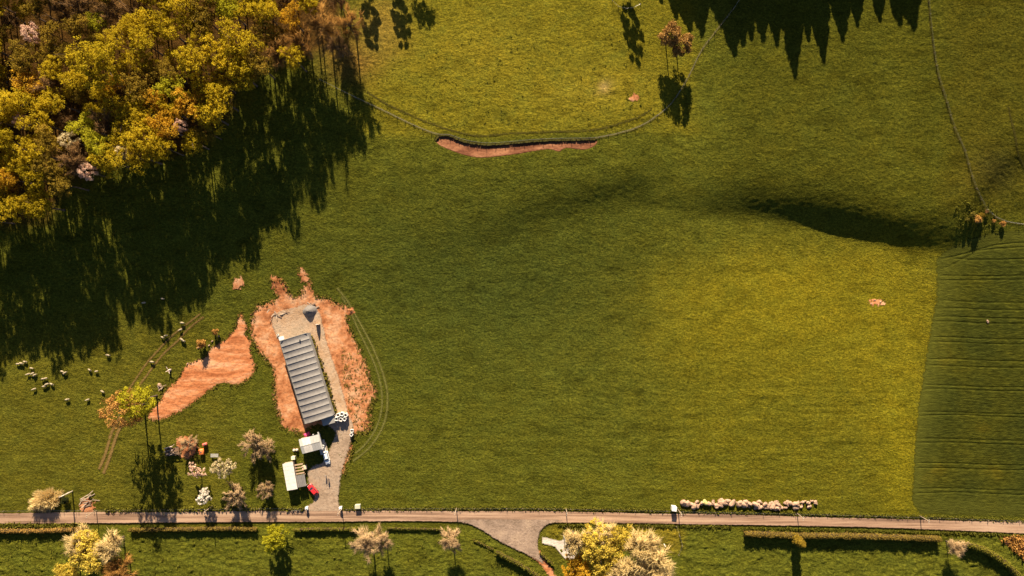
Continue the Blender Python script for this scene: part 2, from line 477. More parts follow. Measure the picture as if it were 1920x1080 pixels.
def ground_colour(x, y, X, Y):
    """colour of the vegetation over the site, vignette darkening included in the north-east: x, y in survey pixels"""
    n1 = fbm(X / 22, Y / 14, 21, 3); n2 = fbm(X / 6, Y / 4, 31, 3); n3 = fbm(X / 60, Y / 45, 41, 2)
    x = x + n1 * 26; y = y + n3 * 22
    def lay(c, col, w):
        w = np.clip(w, 0, 1)[..., None]; return c * (1 - w) + np.array(col) * w
    c = np.tile(np.array([0.0676, 0.0661, 0.0098]), x.shape + (1,))
    c = lay(c, (0.0440, 0.0500, 0.0103), 0.95 * gauss(x, y, 900, 540, 360, 170))
    c = lay(c, (0.1534, 0.1117, 0.0069), 0.80 * gauss(x, y, 1500, 585, 230, 110))
    c = lay(c, (0.1404, 0.1060, 0.0075), 0.80 * gauss(x, y, 1665, 640, 105, 180))
    c = lay(c, (0.0975, 0.0821, 0.0080), 0.7 * sstep(1150, 1350, x) * sstep(460, 560, y) * sstep(1010, 930, y) * sstep(1760, 1700, x))
    c = lay(c, (0.1300, 0.1049, 0.0080), 0.9 * gauss(x, y, 1690, 860, 45, 130))
    # paddock in the north
    pad = sstep(262, 240, y) * sstep(655, 700, x) * sstep(1330, 1270, x)
    c = lay(c, (0.1118, 0.0923, 0.0103), pad * 0.95)
    c = lay(c, (0.1560, 0.1197, 0.0149), pad * (0.9 * gauss(x, y, 1130, 165, 110, 45) + 0.5 * gauss(x, y, 860, 90, 150, 60)))
    c = lay(c, (0.2210, 0.1482, 0.0575), pad * gauss(x, y, 1137, 166, 16, 12))
    c = lay(c, (0.0715, 0.0684, 0.0103), pad * 0.5 * sstep(0.1, 0.5, n2))
    # rough pasture in the north-east, its colour also darkened for lens vignette
    ne = sstep(1320, 1420, x) * sstep(420, 330, y)
    c = lay(c, (0.058, 0.054, 0.0075), ne * 0.8)
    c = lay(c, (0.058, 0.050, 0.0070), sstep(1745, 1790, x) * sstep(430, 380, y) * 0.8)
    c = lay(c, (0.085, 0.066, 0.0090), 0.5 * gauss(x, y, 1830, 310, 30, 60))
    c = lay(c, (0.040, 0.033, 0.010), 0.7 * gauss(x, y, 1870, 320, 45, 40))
    # west pasture
    w = sstep(470, 400, x) * sstep(560, 640, y)
    c = lay(c, (0.0806, 0.0695, 0.0103), w * 0.7)
    c = lay(c, (0.0780, 0.0775, 0.0115), sstep(978, 990, y) * 0.9)
    c = lay(c, (0.1365, 0.1026, 0.0138), sstep(1130, 1160, x) * sstep(1290, 1262, x) * sstep(984, 992, y) * sstep(1050, 1025, y))
    c = lay(c, (0.1105, 0.0855, 0.0115), 0.8 * sstep(985, 990, y) * gauss(x, y, 1050, 1010, 45, 40))
    # mixed sward: darker tussocky drifts, thin yellow spots, faint drilled rows on the lower meadow
    dr = fbm(X / 9.0 + Y / 30, Y / 4.5, 131, 4); sp = fbm(X / 2.4, Y / 1.9, 133, 3); ro = vnoise(X / 26, Y / 1.15, 135)
    c = c * (1 - 0.26 * sstep(0.12, 0.5, dr) + 0.14 * sstep(-0.12, -0.5, dr))[..., None]
    c = lay(c, (0.040, 0.042, 0.010), 0.6 * sstep(0.42, 0.6, sp))
    c = lay(c, (0.120, 0.105, 0.022), 0.35 * sstep(-0.45, -0.62, sp))
    c = c * (1 + 0.26 * ro * sstep(620, 800, y) * sstep(600, 700, x) * sstep(975, 965, y))[..., None]
    # woodland floor
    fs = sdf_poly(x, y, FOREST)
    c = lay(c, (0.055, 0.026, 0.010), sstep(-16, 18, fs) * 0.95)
    c = lay(c, (0.14, 0.075, 0.022), gauss(x, y, 655, 105, 55, 45) * 0.9)
    c = lay(c, (0.16, 0.105, 0.025), gauss(x, y, 715, 45, 45, 60) * 0.9)
    c = c * np.array([1.14, 1.15, 0.95]) * (1 + 0.20 * n2[..., None] + 0.10 * n1[..., None])
    return np.clip(c, 0.002, 1)

def axis(lo, hi, step, far):
    core = np.arange(lo, hi + step / 2, step)
    out = [0.0]; d = step * 2
    ext = []
    p = 0
    while p < far:
        p += d; d *= 1.35; ext.append(p)
    ext = np.array(ext)
    return np.concatenate([(lo - ext)[::-1], core, hi + ext])

gxs = axis(-184, 184, 0.37, 3200); gys = axis(-110, 118, 0.37, 3200)
GX, GY = np.meshgrid(gxs, gys)
base = zt(GX, GY)
gpx, gpy = to_px(GX, GY, base)
core_m = (np.abs(GX) < 188) & (GY > -114) & (GY < 126)
flat = np.full(GX.shape, -50.0)
sub = core_m & (gpy > 500)
for poly in flat_masks:
    flat[sub] = np.maximum(flat[sub], sdf_poly(GX[sub], GY[sub], poly))
scar_d = np.full(GX.shape, -50.0)
sb = core_m & (np.abs(gpx - 966) < 190) & (np.abs(gpy - 275) < 50)
scar_d[sb] = sdf_poly(GX[sb], GY[sb], SCAR_W)
line_d = np.full(GX.shape, 50.0)
sb2 = core_m & (gpy > 500) & (gpx < 760)
for l in (TRACK_L, TRACK_R, FARM_L, FARM_R):
    line_d[sb2] = np.minimum(line_d[sb2], dist_line(GX[sb2], GY[sb2], PXY(l)))
damp = sstep(-0.2, -2.2, flat) * sstep(0.2, -0.5, scar_d) * np.clip(sstep(0.2, 0.9, line_d), 0.15, 1)
cropd = np.full(GX.shape, -50.0); sc3 = core_m & (gpx > 1650) & (gpy > 380)
cropd[sc3] = sdf_poly(GX[sc3], GY[sc3], PXY(CROP))
damp *= sstep(-0.8, -2.2, cropd)
bank = np.exp(-((gpy + 14 - np.interp(gpx, BAND_X, BAND_Y)) / 42) ** 2) * sstep(1150, 1320, gpx)
damp = damp * (1 - 0.65 * bank) * (1 - 0.4 * np.exp(-((gpy - np.interp(gpx, [780, 900, 1000, 1080, 1150, 1230], [470, 436, 400, 374, 352, 335])) / 40) ** 2) * sstep(760, 860, gpx) * sstep(1290, 1200, gpx))
meadow = sstep(440, 560, gpx) * sstep(1760, 1700, gpx) * sstep(280, 330, gpy)
south = sstep(985, 995, gpy)
amp = 0.15 + 0.04 * (1 - meadow) + 0.07 * south
rough_n = fbm(GX / 1.9 + 0.25 * GY, GY / 1.2, 5, 3) + 0.45 * vnoise(GX / 0.8, GY / 0.75, 15)
big_n = fbm(GX / 5.5, GY / 3.2, 9, 2)
tuft = np.maximum(fbm(GX / 2.6, GY / 2.0, 77, 2), 0) * south
zg = base + core_m * damp * (amp * rough_n + 0.13 * big_n + 0.5 * tuft) - 0.12 * (scar_d > -0.1) - 0.10 * sstep(0.2, 1.0, flat)
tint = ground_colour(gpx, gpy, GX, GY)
V = np.stack([GX, GY, zg], -1).reshape(-1, 3)
ny, nx = GX.shape
idx = np.arange(ny * nx).reshape(ny, nx)
F = np.stack([idx[:-1, :-1], idx[:-1, 1:], idx[1:, 1:], idx[1:, :-1]], -1).reshape(-1, 4)
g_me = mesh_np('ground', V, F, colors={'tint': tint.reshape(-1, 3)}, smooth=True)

gm, nt, b = new_mat('grass')
at = nt.nodes.new('ShaderNodeAttribute'); at.attribute_name = 'tint'
nA = noise_node(nt, 1.15, 6, 0.74, stretch=(1.0, 1.4, 1.0, 0.2)); nB = noise_node(nt, 0.16, 4, 0.6); nC = noise_node(nt, 3.2, 3, 0.7)
rA = ramp(nt, nA.outputs['Fac'], [(0.28, (0.34, 0.36, 0.42)), (0.50, (0.95, 0.97, 0.95)), (0.72, (1.75, 1.66, 1.45))])
rB = ramp(nt, nB.outputs['Fac'], [(0.3, (0.92, 0.97, 1.05)), (0.7, (1.08, 1.03, 0.95))])
rC = ramp(nt, nC.outputs['Fac'], [(0.30, (0.50, 0.54, 0.58)), (0.70, (1.50, 1.46, 1.38))])
col = mix(nt, at.outputs['Color'], rA.outputs[0], 1.0, 'MULTIPLY')
col = mix(nt, col, rB.outputs[0], 1.0, 'MULTIPLY')
col = mix(nt, col, rC.outputs[0], 1.0, 'MULTIPLY')
nt.links.new(col, b.inputs['Base Color'])
b.inputs['Roughness'].default_value = 1.0; b.inputs['Specular IOR Level'].default_value = 0.0
hsum = math_n(nt, 'ADD', nA.outputs['Fac'], math_n(nt, 'MULTIPLY', nC.outputs['Fac'], 0.5))
bump(nt, b, hsum, 1.0, 0.5)
ground = link('ground', g_me, None, gm)
tag(ground, 'rolling green pasture of tufted grass', kind='structure')

# ------------------------------------------------------------------ draped sheets and ribbons
def sheet(name, poly_px, m, lift=0.05, step=0.4, pad=2.6, lump=0.0, zfun=None, label=None, smoothpoly=True, lump_scale=1.0):
    pts = smooth_line(poly_px, 5, True) if smoothpoly else np.asarray(poly_px, float)
    W = PXY(pts)
    x0, y0 = W.min(0) - pad - step; x1, y1 = W.max(0) + pad + step
    xs = np.arange(x0, x1 + step, step); ys = np.arange(y0, y1 + step, step)
    X, Y = np.meshgrid(xs, ys)
    sd = sdf_poly(X, Y, W)
    keepv = sd > -pad
    f = keepv[:-1, :-1] & keepv[:-1, 1:] & keepv[1:, 1:] & keepv[1:, :-1]
    Z = (zt(X, Y) if zfun is None else zfun(X, Y)) + lift
    if lump:
        Z = Z + lump * np.clip(sd / 1.0, 0, 1) * (fbm(X / (1.7 * lump_scale), Y / (1.4 * lump_scale), 55, 3) + 0.6)
    n = np.arange(X.size).reshape(X.shape)
    F = np.stack([n[:-1, :-1], n[:-1, 1:], n[1:, 1:], n[1:, :-1]], -1)[f]
    used = np.unique(F); remap = np.full(X.size, -1); remap[used] = np.arange(len(used))
    V = np.stack([X, Y, Z], -1).reshape(-1, 3)[used]
    me = mesh_np(name, V, remap[F], attrs={'edge': sd.ravel()[used]}, smooth=True)
    o = link(name, me, None, m)
    return tag(o, label, kind='structure')

def ribbon(name, line_px, width, m, lift=0.05, step=3.0, label=None, nw=4, hum=0.0):
    pts = PXY(smooth_line(line_px, step))
    d = np.gradient(pts, axis=0); d /= np.maximum(np.linalg.norm(d, axis=1), 1e-6)[:, None]
    nrm = np.stack([-d[:, 1], d[:, 0]], 1)
    V = []; E = []
    for k in range(nw + 1):
        t = (k / nw - 0.5) * (width + 0.6)
        p = pts + nrm * t
        V.append(np.stack([p[:, 0], p[:, 1], zt(p[:, 0], p[:, 1]) + lift + hum * max(0, 1 - (2 * t / width) ** 2)], 1))
        E.append(np.full(len(pts), width / 2 - abs(t)))
    V = np.array(V); E = np.array(E); n = len(pts)
    I = np.arange((nw + 1) * n).reshape(nw + 1, n)
    F = np.stack([I[:-1, :-1], I[:-1, 1:], I[1:, 1:], I[1:, :-1]], -1).reshape(-1, 4)
    me = mesh_np(name, V.reshape(-1, 3), F, attrs={'edge': E.ravel()}, smooth=True)
    o = link(name, me, None, m)
    return tag(o, label, kind='structure')

RED_A, RED_B, RED_C = (0.23, 0.075, 0.026), (0.42, 0.17, 0.072), (0.50, 0.27, 0.15)
m_earth = earth_mat('red_earth', RED_A, RED_B, RED_C, 2.3, 0.8)
m_patch = earth_mat('red_earth_bare', (0.31, 0.095, 0.032), (0.46, 0.175, 0.072), (0.54, 0.28, 0.155), 1.5, stretch=(0.35, 2.0, 1, -0.7))
m_gravel = earth_mat('pale_gravel', (0.36, 0.225, 0.135), (0.40, 0.275, 0.185), (0.33, 0.245, 0.175), 0.8)
m_drive = earth_mat('yard_gravel', (0.26, 0.18, 0.125), (0.34, 0.24, 0.17), (0.29, 0.215, 0.16), 0.9)
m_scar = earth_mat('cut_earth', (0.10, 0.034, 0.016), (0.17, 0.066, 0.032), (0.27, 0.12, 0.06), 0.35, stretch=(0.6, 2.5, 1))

def road_mat(name, a, b_, c, rag):
    m, nt, b = new_mat(name)
    n1 = noise_node(nt, 0.5, 6, 0.65, stretch=(0.06, 1.7, 1, -0.01)); n2 = noise_node(nt, 2.2, 5, 0.7); n3 = noise_node(nt, 0.07, 3)
    r1 = ramp(nt, n1.outputs['Fac'], [(0.40, a), (0.5, b_), (0.60, c)])
    r2 = ramp(nt, n2.outputs['Fac'], [(0.25, (0.82, 0.82, 0.82)), (0.65, (1.05, 1.05, 1.05))])
    r3 = ramp(nt, n3.outputs['Fac'], [(0.35, (0.9, 0.88, 0.86)), (0.65, (1.05, 1.05, 1.05))])
    nt.links.new(mix(nt, mix(nt, r1.outputs[0], r2.outputs[0], 1.0, 'MULTIPLY'), r3.outputs[0], 1.0, 'MULTIPLY'), b.inputs['Base Color'])
    bump(nt, b, n2.outputs['Fac'], 0.25, 0.05)
    if rag: ragged(m, nt, b, rag, 0.9, 0.12)
    return m
m_road = road_mat('road_surface', (0.20, 0.12, 0.08), (0.34, 0.21, 0.14), (0.42, 0.275, 0.185), 0.30)
m_junction = earth_mat('worn_tarmac', (0.21, 0.145, 0.105), (0.28, 0.195, 0.145), (0.35, 0.245, 0.175), 0.7)

sheet('red_earth', EARTH, m_earth, 0.05, 0.38, 3.0, 0.14, label='bare orange-red earth graded around the long grey barn')
sheet('bare_earth', PATCH, m_patch, 0.06, 0.38, 2.2, 0.18, label='scraped tongue of bare orange earth beside the sheep pasture')
sheet('gravel_pad', GRAVEL, m_gravel, 0.29, 0.45, 1.0, 0.03, label='pale gravel pad and track along the barn')
sheet('farm_yard', DRIVE, m_drive, 0.34, 0.45, 0.8, 0.02, label='grey gravel yard running down to the road')
sheet('road', ROAD, m_road, 0.38, 0.5, 0.5, 0, label='pinkish country road', smoothpoly=True)
sheet('road_junction', JUNCTION, m_junction, 0.42, 0.45, 0.4, 0, label='flared mouth of the side road')
sheet('lane', LANE, m_patch, 0.30, 0.4, 0.5, 0, label='narrow red dirt lane leaving the junction')
# further scraps of bare earth
for i, (poly, lab) in enumerate([
    ([(440, 524), (452, 522), (456, 534), (446, 542), (438, 536)], 'small bare earth patch north of the barn yard'),
    ([(560, 508), (566, 504), (574, 514), (578, 528), (570, 530), (564, 520)], 'thin bare earth north of the barn'),
    ([(650, 580), (662, 578), (664, 586), (652, 590)], 'spur of earth at the field edge'),
    ([(333, 823), (352, 818), (366, 826), (370, 842), (362, 856), (346, 858), (338, 846)], 'orange scorched ground beside the log heap'),
    ([(152, 944), (160, 934), (172, 938), (176, 952), (172, 960), (154, 960)], 'red earth by the cut branches'),
    ([(1180, 184), (1188, 178), (1196, 178), (1194, 186), (1184, 190)], 'little bare spot in the north paddock'),
    ([(1632, 564), (1644, 561), (1656, 564), (1658, 571), (1642, 573), (1630, 570)], 'small red scrape in the yellow meadow'),
    ([(1880, 1010), (1900, 1006), (1930, 1010), (1950, 1050), (1926, 1052), (1912, 1036), (1896, 1026)], 'rusty bracken slope at the corner'),
]):
    sheet('earth_patch', poly, m_earth if i != 2 else m_patch, 0.09 if i in (5, 6) else 0.14, 0.3, 1.8, 0.08, label=lab)

# cut bank in the north paddock
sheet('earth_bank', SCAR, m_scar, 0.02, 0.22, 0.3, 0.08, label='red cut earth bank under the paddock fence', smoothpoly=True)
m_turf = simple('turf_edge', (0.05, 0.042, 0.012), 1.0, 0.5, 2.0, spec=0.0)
tl = MB(); tp = PXY(smooth_line(SCAR_TOP, 1.6)); dd = np.gradient(tp, axis=0); dd /= np.linalg.norm(dd, axis=1)[:, None]
nn = np.stack([dd[:, 1], -dd[:, 0]], 1)      # towards the pit
for i in range(len(tp) - 1):
    if rng.random() < 0.06: continue
    q = 0.18 + 0.34 * rng.random(); z0 = float(zb(tp[i, 0], tp[i, 1]))
    cx, cy = tp[i] + nn[i] * (q * 0.5 - 0.12)
    a = math.atan2(dd[i, 1], dd[i, 0]) + rng.normal() * 0.15
    tl.box((cx, cy, z0 + 0.05), (0.42, q + 0.3, 0.20 + 0.12 * rng.random()), M=Matrix.Rotation(a, 3, 'Z') @ Matrix.Rotation(-0.15, 3, 'X'), taper=0.8)
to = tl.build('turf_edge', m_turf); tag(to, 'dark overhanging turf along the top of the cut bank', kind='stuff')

def grass_strip_mat(name, colr, rag=0.35, scale=2.0):
    m, nt, b = new_mat(name)
    n = noise_node(nt, 2.0, 5, 0.7)
    r = ramp(nt, n.outputs['Fac'], [(0.3, tuple(c * 0.6 for c in colr)), (0.7, tuple(c * 1.3 for c in colr))])
    nt.links.new(r.outputs[0], b.inputs['Base Color']); bump(nt, b, n.outputs['Fac'], 0.8, 0.15)
    b.inputs['Specular IOR Level'].default_value = 0
    ragged(m, nt, b, rag, scale)
    return m
m_tyre = grass_strip_mat('pressed_grass', (0.125, 0.115, 0.03), 0.28)
m_rut = grass_strip_mat('dry_rut', (0.17, 0.105, 0.035), 0.35)
m_dry = grass_strip_mat('dry_grass', (0.125, 0.105, 0.035), 0.3)
m_path = grass_strip_mat('trodden_grass', (0.055, 0.046, 0.010), 0.75)
ribbon('tyre_track', TRACK_L[::3], 0.5, m_tyre, 0.10, label='inner pale tyre line curving round the barn')
ribbon('tyre_track', TRACK_R[::3], 0.55, m_tyre, 0.10, label='outer pale tyre line curving round the barn')
ribbon('tyre_track', FARM_L[::3], 0.45, m_rut, 0.10, label='upper rut of the farm track through the pasture')
ribbon('tyre_track', FARM_R[::3], 0.5, m_rut, 0.10, label='lower rut of the farm track through the pasture')
ribbon('tyre_track', [(226, 782), (214, 800), (206, 822), (198, 850), (186, 880)], 0.9, m_rut, 0.10, label='upper orange rut under the tall trees')
ribbon('tyre_track', [(234, 788), (222, 808), (214, 830), (206, 856), (194, 888)], 0.9, m_rut, 0.10, label='lower orange rut under the tall trees')
ribbon('cow_path', [(688, 172), (720, 192), (770, 216), (820, 236), (860, 248), (900, 255), (960, 250), (1040, 247), (1110, 244), (1160, 232), (1200, 218), (1222, 204)], 0.45, m_path, 0.12, label='thin trodden path inside the paddock fence')
ribbon('dry_grass', PADDOCK_FENCE[1:6], 0.4, m_dry, 0.14, label='dry grass under the paddock fence, west part')
ribbon('dry_grass', PADDOCK_FENCE[13:-1], 0.4, m_dry, 0.14, label='dry grass under the paddock fence, east part')
ribbon('dry_grass', EAST_FENCE, 0.25, m_path, 0.14, label='dry grass under the eastern fence')
ribbon('dry_grass', [(1890, 200), (1902, 250), (1910, 290), (1925, 320)], 0.5, m_path, 0.12, label='dark ditch line at the east edge')
m_verge = grass_strip_mat('verge_grass', (0.055, 0.065, 0.010), 0.25)
m_ditch = grass_strip_mat('ditch_grass', (0.03, 0.032, 0.008), 0.2)

# crop field: a raised stand of young corn with tractor lines left open
def crop_field():
    W = PXY(CROP)
    xs = np.arange(W[:, 0].min() - 2.2, W[:, 0].max(), 0.55); ys = np.arange(W[:, 1].min() - 2.0, W[:, 1].max() + 2.0, 0.22)
    X, Y = np.meshgrid(xs, ys)
    sd = sdf_poly(X, Y, W)
    gap = np.full(X.shape, 50.0)
    L = [[(1758, 487), (1800, 478), (1850, 464), (1880, 458), (1990, 450)], [(1758, 508), (1790, 494), (1820, 478), (1850, 468), (1990, 460)],
         [(1790, 484), (1830, 487), (1990, 484)], [(1754, 516), (1840, 518), (1990, 516)], [(1754, 526), (1840, 525), (1990, 524)]]
    for y in (562, 578, 594, 602, 632, 641, 674, 684, 721, 729, 772, 780, 822, 830, 868, 877, 916, 925):
        j = rng.normal() * 1.2
        L.append([(1716 if y > 650 else 1750, y), (1790, y + j), (1860, y + 3 + j), (1990, y + 5)])
    for l in L:
        gap = np.minimum(gap, dist_line(X, Y, PXY(smooth_line(l, 8))))
    h = 0.15 * sstep(0.08, 0.36, gap) * sstep(-0.5, 2.5, sd)
    h = h * (1 + 0.25 * fbm(X / 2.5, Y / 0.7, 88, 3)) * np.where(fbm(X / 9, Y / 5, 91, 2) > 0.62, 0.45, 1)
    Z = zt(X, Y) + 0.03 + h
    keep = sd > -1.6
    f = keep[:-1, :-1] & keep[:-1, 1:] & keep[1:, 1:] & keep[1:, :-1]
    n = np.arange(X.size).reshape(X.shape)
    F = np.stack([n[:-1, :-1], n[:-1, 1:], n[1:, 1:], n[1:, :-1]], -1)[f]
    used = np.unique(F); remap = np.full(X.size, -1); remap[used] = np.arange(len(used))
    me = mesh_np('crop_field', np.stack([X, Y, Z], -1).reshape(-1, 3)[used], remap[F], attrs={'edge': sd.ravel()[used]}, smooth=True)
    m, nt, b = new_mat('crop')
    n1 = noise_node(nt, 1.3, 6, 0.7, stretch=(0.35, 1.6, 1)); n2 = noise_node(nt, 0.06, 4); n3 = noise_node(nt, 3.5, 3)
    r1 = ramp(nt, n1.outputs['Fac'], [(0.28, (0.019, 0.020, 0.004)), (0.5, (0.040, 0.041, 0.006)), (0.74, (0.073, 0.070, 0.009))])
    r2 = ramp(nt, n2.outputs['Fac'], [(0.4, (0.85, 0.9, 1.0)), (0.62, (1.15, 1.1, 0.95)), (0.74, (1.7, 1.35, 0.9))])
    ae = nt.nodes.new('ShaderNodeAttribute'); ae.attribute_name = 'edge'
    hd = nt.nodes.new('ShaderNodeMapRange'); hd.inputs[1].default_value = 0.0; hd.inputs[2].default_value = 9.0; hd.inputs[3].default_value = 0.75; hd.inputs[4].default_value = 0.0
    nt.links.new(ae.outputs['Fac'], hd.inputs[0])
    cc = mix(nt, mix(nt, r1.outputs[0], r2.outputs[0], 1.0, 'MULTIPLY'), (0.070, 0.070, 0.011), hd.outputs[0])
    nt.links.new(mix(nt, cc, ramp(nt, n1.outputs['Fac'], [(0.3, (0.7, 0.7, 0.7)), (0.7, (1.25, 1.25, 1.25))]).outputs[0], 1.0, 'MULTIPLY'), b.inputs['Base Color'])
    b.inputs['Specular IOR Level'].default_value = 0
    bump(nt, b, math_n(nt, 'ADD', n1.outputs['Fac'], n3.outputs['Fac']), 0.7, 0.25)
    ragged(m, nt, b, 1.1, 0.9)
    tag(link('crop_field', me, None, m), 'dark green crop field with tractor lines', kind='structure')
crop_field()

# ------------------------------------------------------------------ foliage building
def quads(c, nrm, size, r, elong=1.0):
    """leaf quads at c facing nrm"""
    n = len(c)
    t = r.normal(size=(n, 3)); t -= nrm * (t * nrm).sum(1)[:, None]; t /= np.maximum(np.linalg.norm(t, axis=1), 1e-6)[:, None]
    b2 = np.cross(nrm, t)
    s = (size * (0.6 + 0.8 * r.random(n)))[:, None] * 0.5
    V = np.stack([c - t * s * elong - b2 * s * .35, c + b2 * s * .9 - t * s * .15 * elong, c + t * s * elong + b2 * s * .25, c - b2 * s * .8 + t * s * .2 * elong], 1).reshape(-1, 3)
    F = np.arange(n * 4).reshape(n, 4)
    return V, F

def unit(v): return v / np.maximum(np.linalg.norm(v, axis=-1, keepdims=True), 1e-9)

def leaf_crown(seed, R, hc, flat=0.8, nclump=26, nleaf=110, size=0.5, spread=0.7, cr=(0.26, 0.42), low=-0.35, lobes=0):
    """leaf clumps over a rounded crown, or over several unequal lobes of one"""
    r = np.random.default_rng(seed)
    VV = []; FF = []; TT = []; off = 0
    if lobes:
        L = [(np.array([0, 0, hc + 0.12 * R * flat]), 0.62 * R)]
        for k in range(lobes):
            th = k * 6.2832 / lobes + r.normal() * 0.35; d = R * (0.40 + 0.28 * r.random())
            L.append((np.array([d * math.cos(th), d * math.sin(th), hc + R * flat * (0.25 * r.normal() - 0.1)]), R * (0.34 + 0.22 * r.random())))
    else:
        L = [(np.array([0, 0, hc]), R)]
    tot = sum(q[1] ** 2 for q in L)
    for c0, LR in L:
        nc = max(5, int(nclump * LR ** 2 / tot)); ltone = r.random() * 0.35
        for k in range(nc):
            z = low + (1 - low) * (k + 0.5) / nc
            th = k * 2.39996 + r.normal() * 0.35
            q = math.sqrt(max(0, 1 - min(1, abs(z)) ** 2))
            rr = spread * (0.7 + 0.5 * r.random())
            c = c0 + np.array([q * math.cos(th) * rr * LR, q * math.sin(th) * rr * LR, z * rr * LR * flat])
            cl = R * (cr[0] + (cr[1] - cr[0]) * r.random())
            n = max(8, int(nleaf * (0.5 + r.random())))
            d = unit(r.normal(size=(n, 3)) + np.array([0, 0, 0.25]))
            rad = cl * (0.25 + 0.95 * r.random(n) ** 0.8)
            p = c + d * rad[:, None] * np.array([1, 1, 0.8])
            nrm = unit(0.7 * d + 0.9 * r.normal(size=(n, 3)) + np.array([0, 0.3, 0.3]))
            V, F = quads(p, nrm, np.full(n, size), r)
            tone = np.clip(ltone + r.random() * 0.4 + 0.4 * r.random(n) - 0.05, 0, 1)
            VV.append(V); FF.append(F + off); TT.append(tone); off += len(V)
    return np.concatenate(VV), np.concatenate(FF), np.concatenate(TT)

def leaf_mesh(name, *a, **k):
    V, F, T = leaf_crown(*a, **k)
    return mesh_np(name, V, F, attrs={'tone': T})

def twig_crown(seed, R, hc, trunk_h, n_limb=9, n_twig=1900, tw=0.075, tl=1.5, flat=0.9, lo=0.0):
    """limbs as tapered tubes, twigs as thin three-sided spikes; returns (limb MB, twig V,F,T)"""
    r = np.random.default_rng(seed)
    mb = MB(); tips = []
    for k in range(n_limb):
        th = 2 * math.pi * (k + 0.5 * r.random()) / n_limb
        el = math.radians(18 + 65 * r.random())
        L = R * (0.75 + 0.3 * r.random())
        d = Vector((math.cos(th) * math.cos(el), math.sin(th) * math.cos(el), math.sin(el) * flat))
        p0 = Vector((0, 0, trunk_h * (0.7 + 0.3 * r.random()))); pts = [p0]
        for q in range(1, 4):
            pts.append(p0 + d * L * q / 3 + Vector(r.normal(size=3)) * 0.06 * R)
        mb.tube(pts, [0.045 * R ** 0.8, 0.032 * R ** 0.8, 0.02 * R ** 0.8, 0.008 * R], 5, caps=False)
        for q in range(5):
            a = pts[1 + q % 3]; d2 = (d + Vector(r.normal(size=3)) * 0.55).normalized()
            e = a + d2 * L * (0.35 + 0.3 * r.random())
            mb.tube([a, (a + e) / 2 + Vector(r.normal(size=3)) * 0.03 * R, e], [0.018 * R ** 0.8, 0.012 * R ** 0.8, 0.005 * R], 4, caps=False)
            tips += [a.lerp(e, t) for t in (0.3, 0.6, 0.85, 1.0)]
        tips += pts[1:]
    tips = np.array([tuple(t) for t in tips])
    c0 = np.array([0, 0, trunk_h])
    k = r.integers(0, len(tips), n_twig)
    b0 = tips[k] + r.normal(size=(n_twig, 3)) * 0.06 * R
    out = unit(b0 - c0 + 1e-3)
    d = unit(out * 0.9 + r.normal(size=(n_twig, 3)) * 0.55 + np.array([0, 0, 0.25]))
    ln = tl * (0.5 + 0.8 * r.random(n_twig))
    e = b0 + d * ln[:, None]
    side = unit(np.cross(d, r.normal(size=(n_twig, 3))))
    w = (tw * (0.7 + 0.6 * r.random(n_twig)))[:, None]
    s2 = np.cross(d, side)
    V = np.stack([b0 - side * w, b0 + side * w * .6 + s2 * w, e, b0 + side * w * .6 - s2 * w], 1).reshape(-1, 3)
    i = np.arange(n_twig) * 4
    F = np.concatenate([np.stack([i, i + 1, i + 2], 1), np.stack([i + 1, i + 3, i + 2], 1), np.stack([i + 3, i, i + 2], 1)])
    T = np.clip(r.random(n_twig), 0, 1); T = np.concatenate([T, T, T])
    return mb, V, F, T

def trunk_mb(h, r0, lean=(0, 0), limbs=5, R=3.0, seed=0):
    r = np.random.default_rng(seed); mb = MB()
    pts = [Vector((lean[0] * t + 0.05 * r.normal() * (t > 0), lean[1] * t + 0.05 * r.normal() * (t > 0), h * t - 0.3 * (t == 0))) for t in (0, 0.06, 0.35, 0.7, 1.0)]
    mb.tube(pts, [r0 * 1.6, r0 * 1.1, r0 * 0.85, r0 * 0.6, r0 * 0.25], 8)
    for k in range(limbs):
        t = 0.55 + 0.4 * k / max(1, limbs - 1); a = k * 2.4 + r.random()
        p = Vector((lean[0] * t, lean[1] * t, h * t))
        e = p + Vector((math.cos(a) * R * 0.6, math.sin(a) * R * 0.6, R * (0.25 + 0.35 * r.random())))
        mb.tube([p, p.lerp(e, 0.5) + Vector((0, 0, 0.1 * R)), e], [r0 * 0.4, r0 * 0.25, r0 * 0.08], 5, caps=False)
    return mb

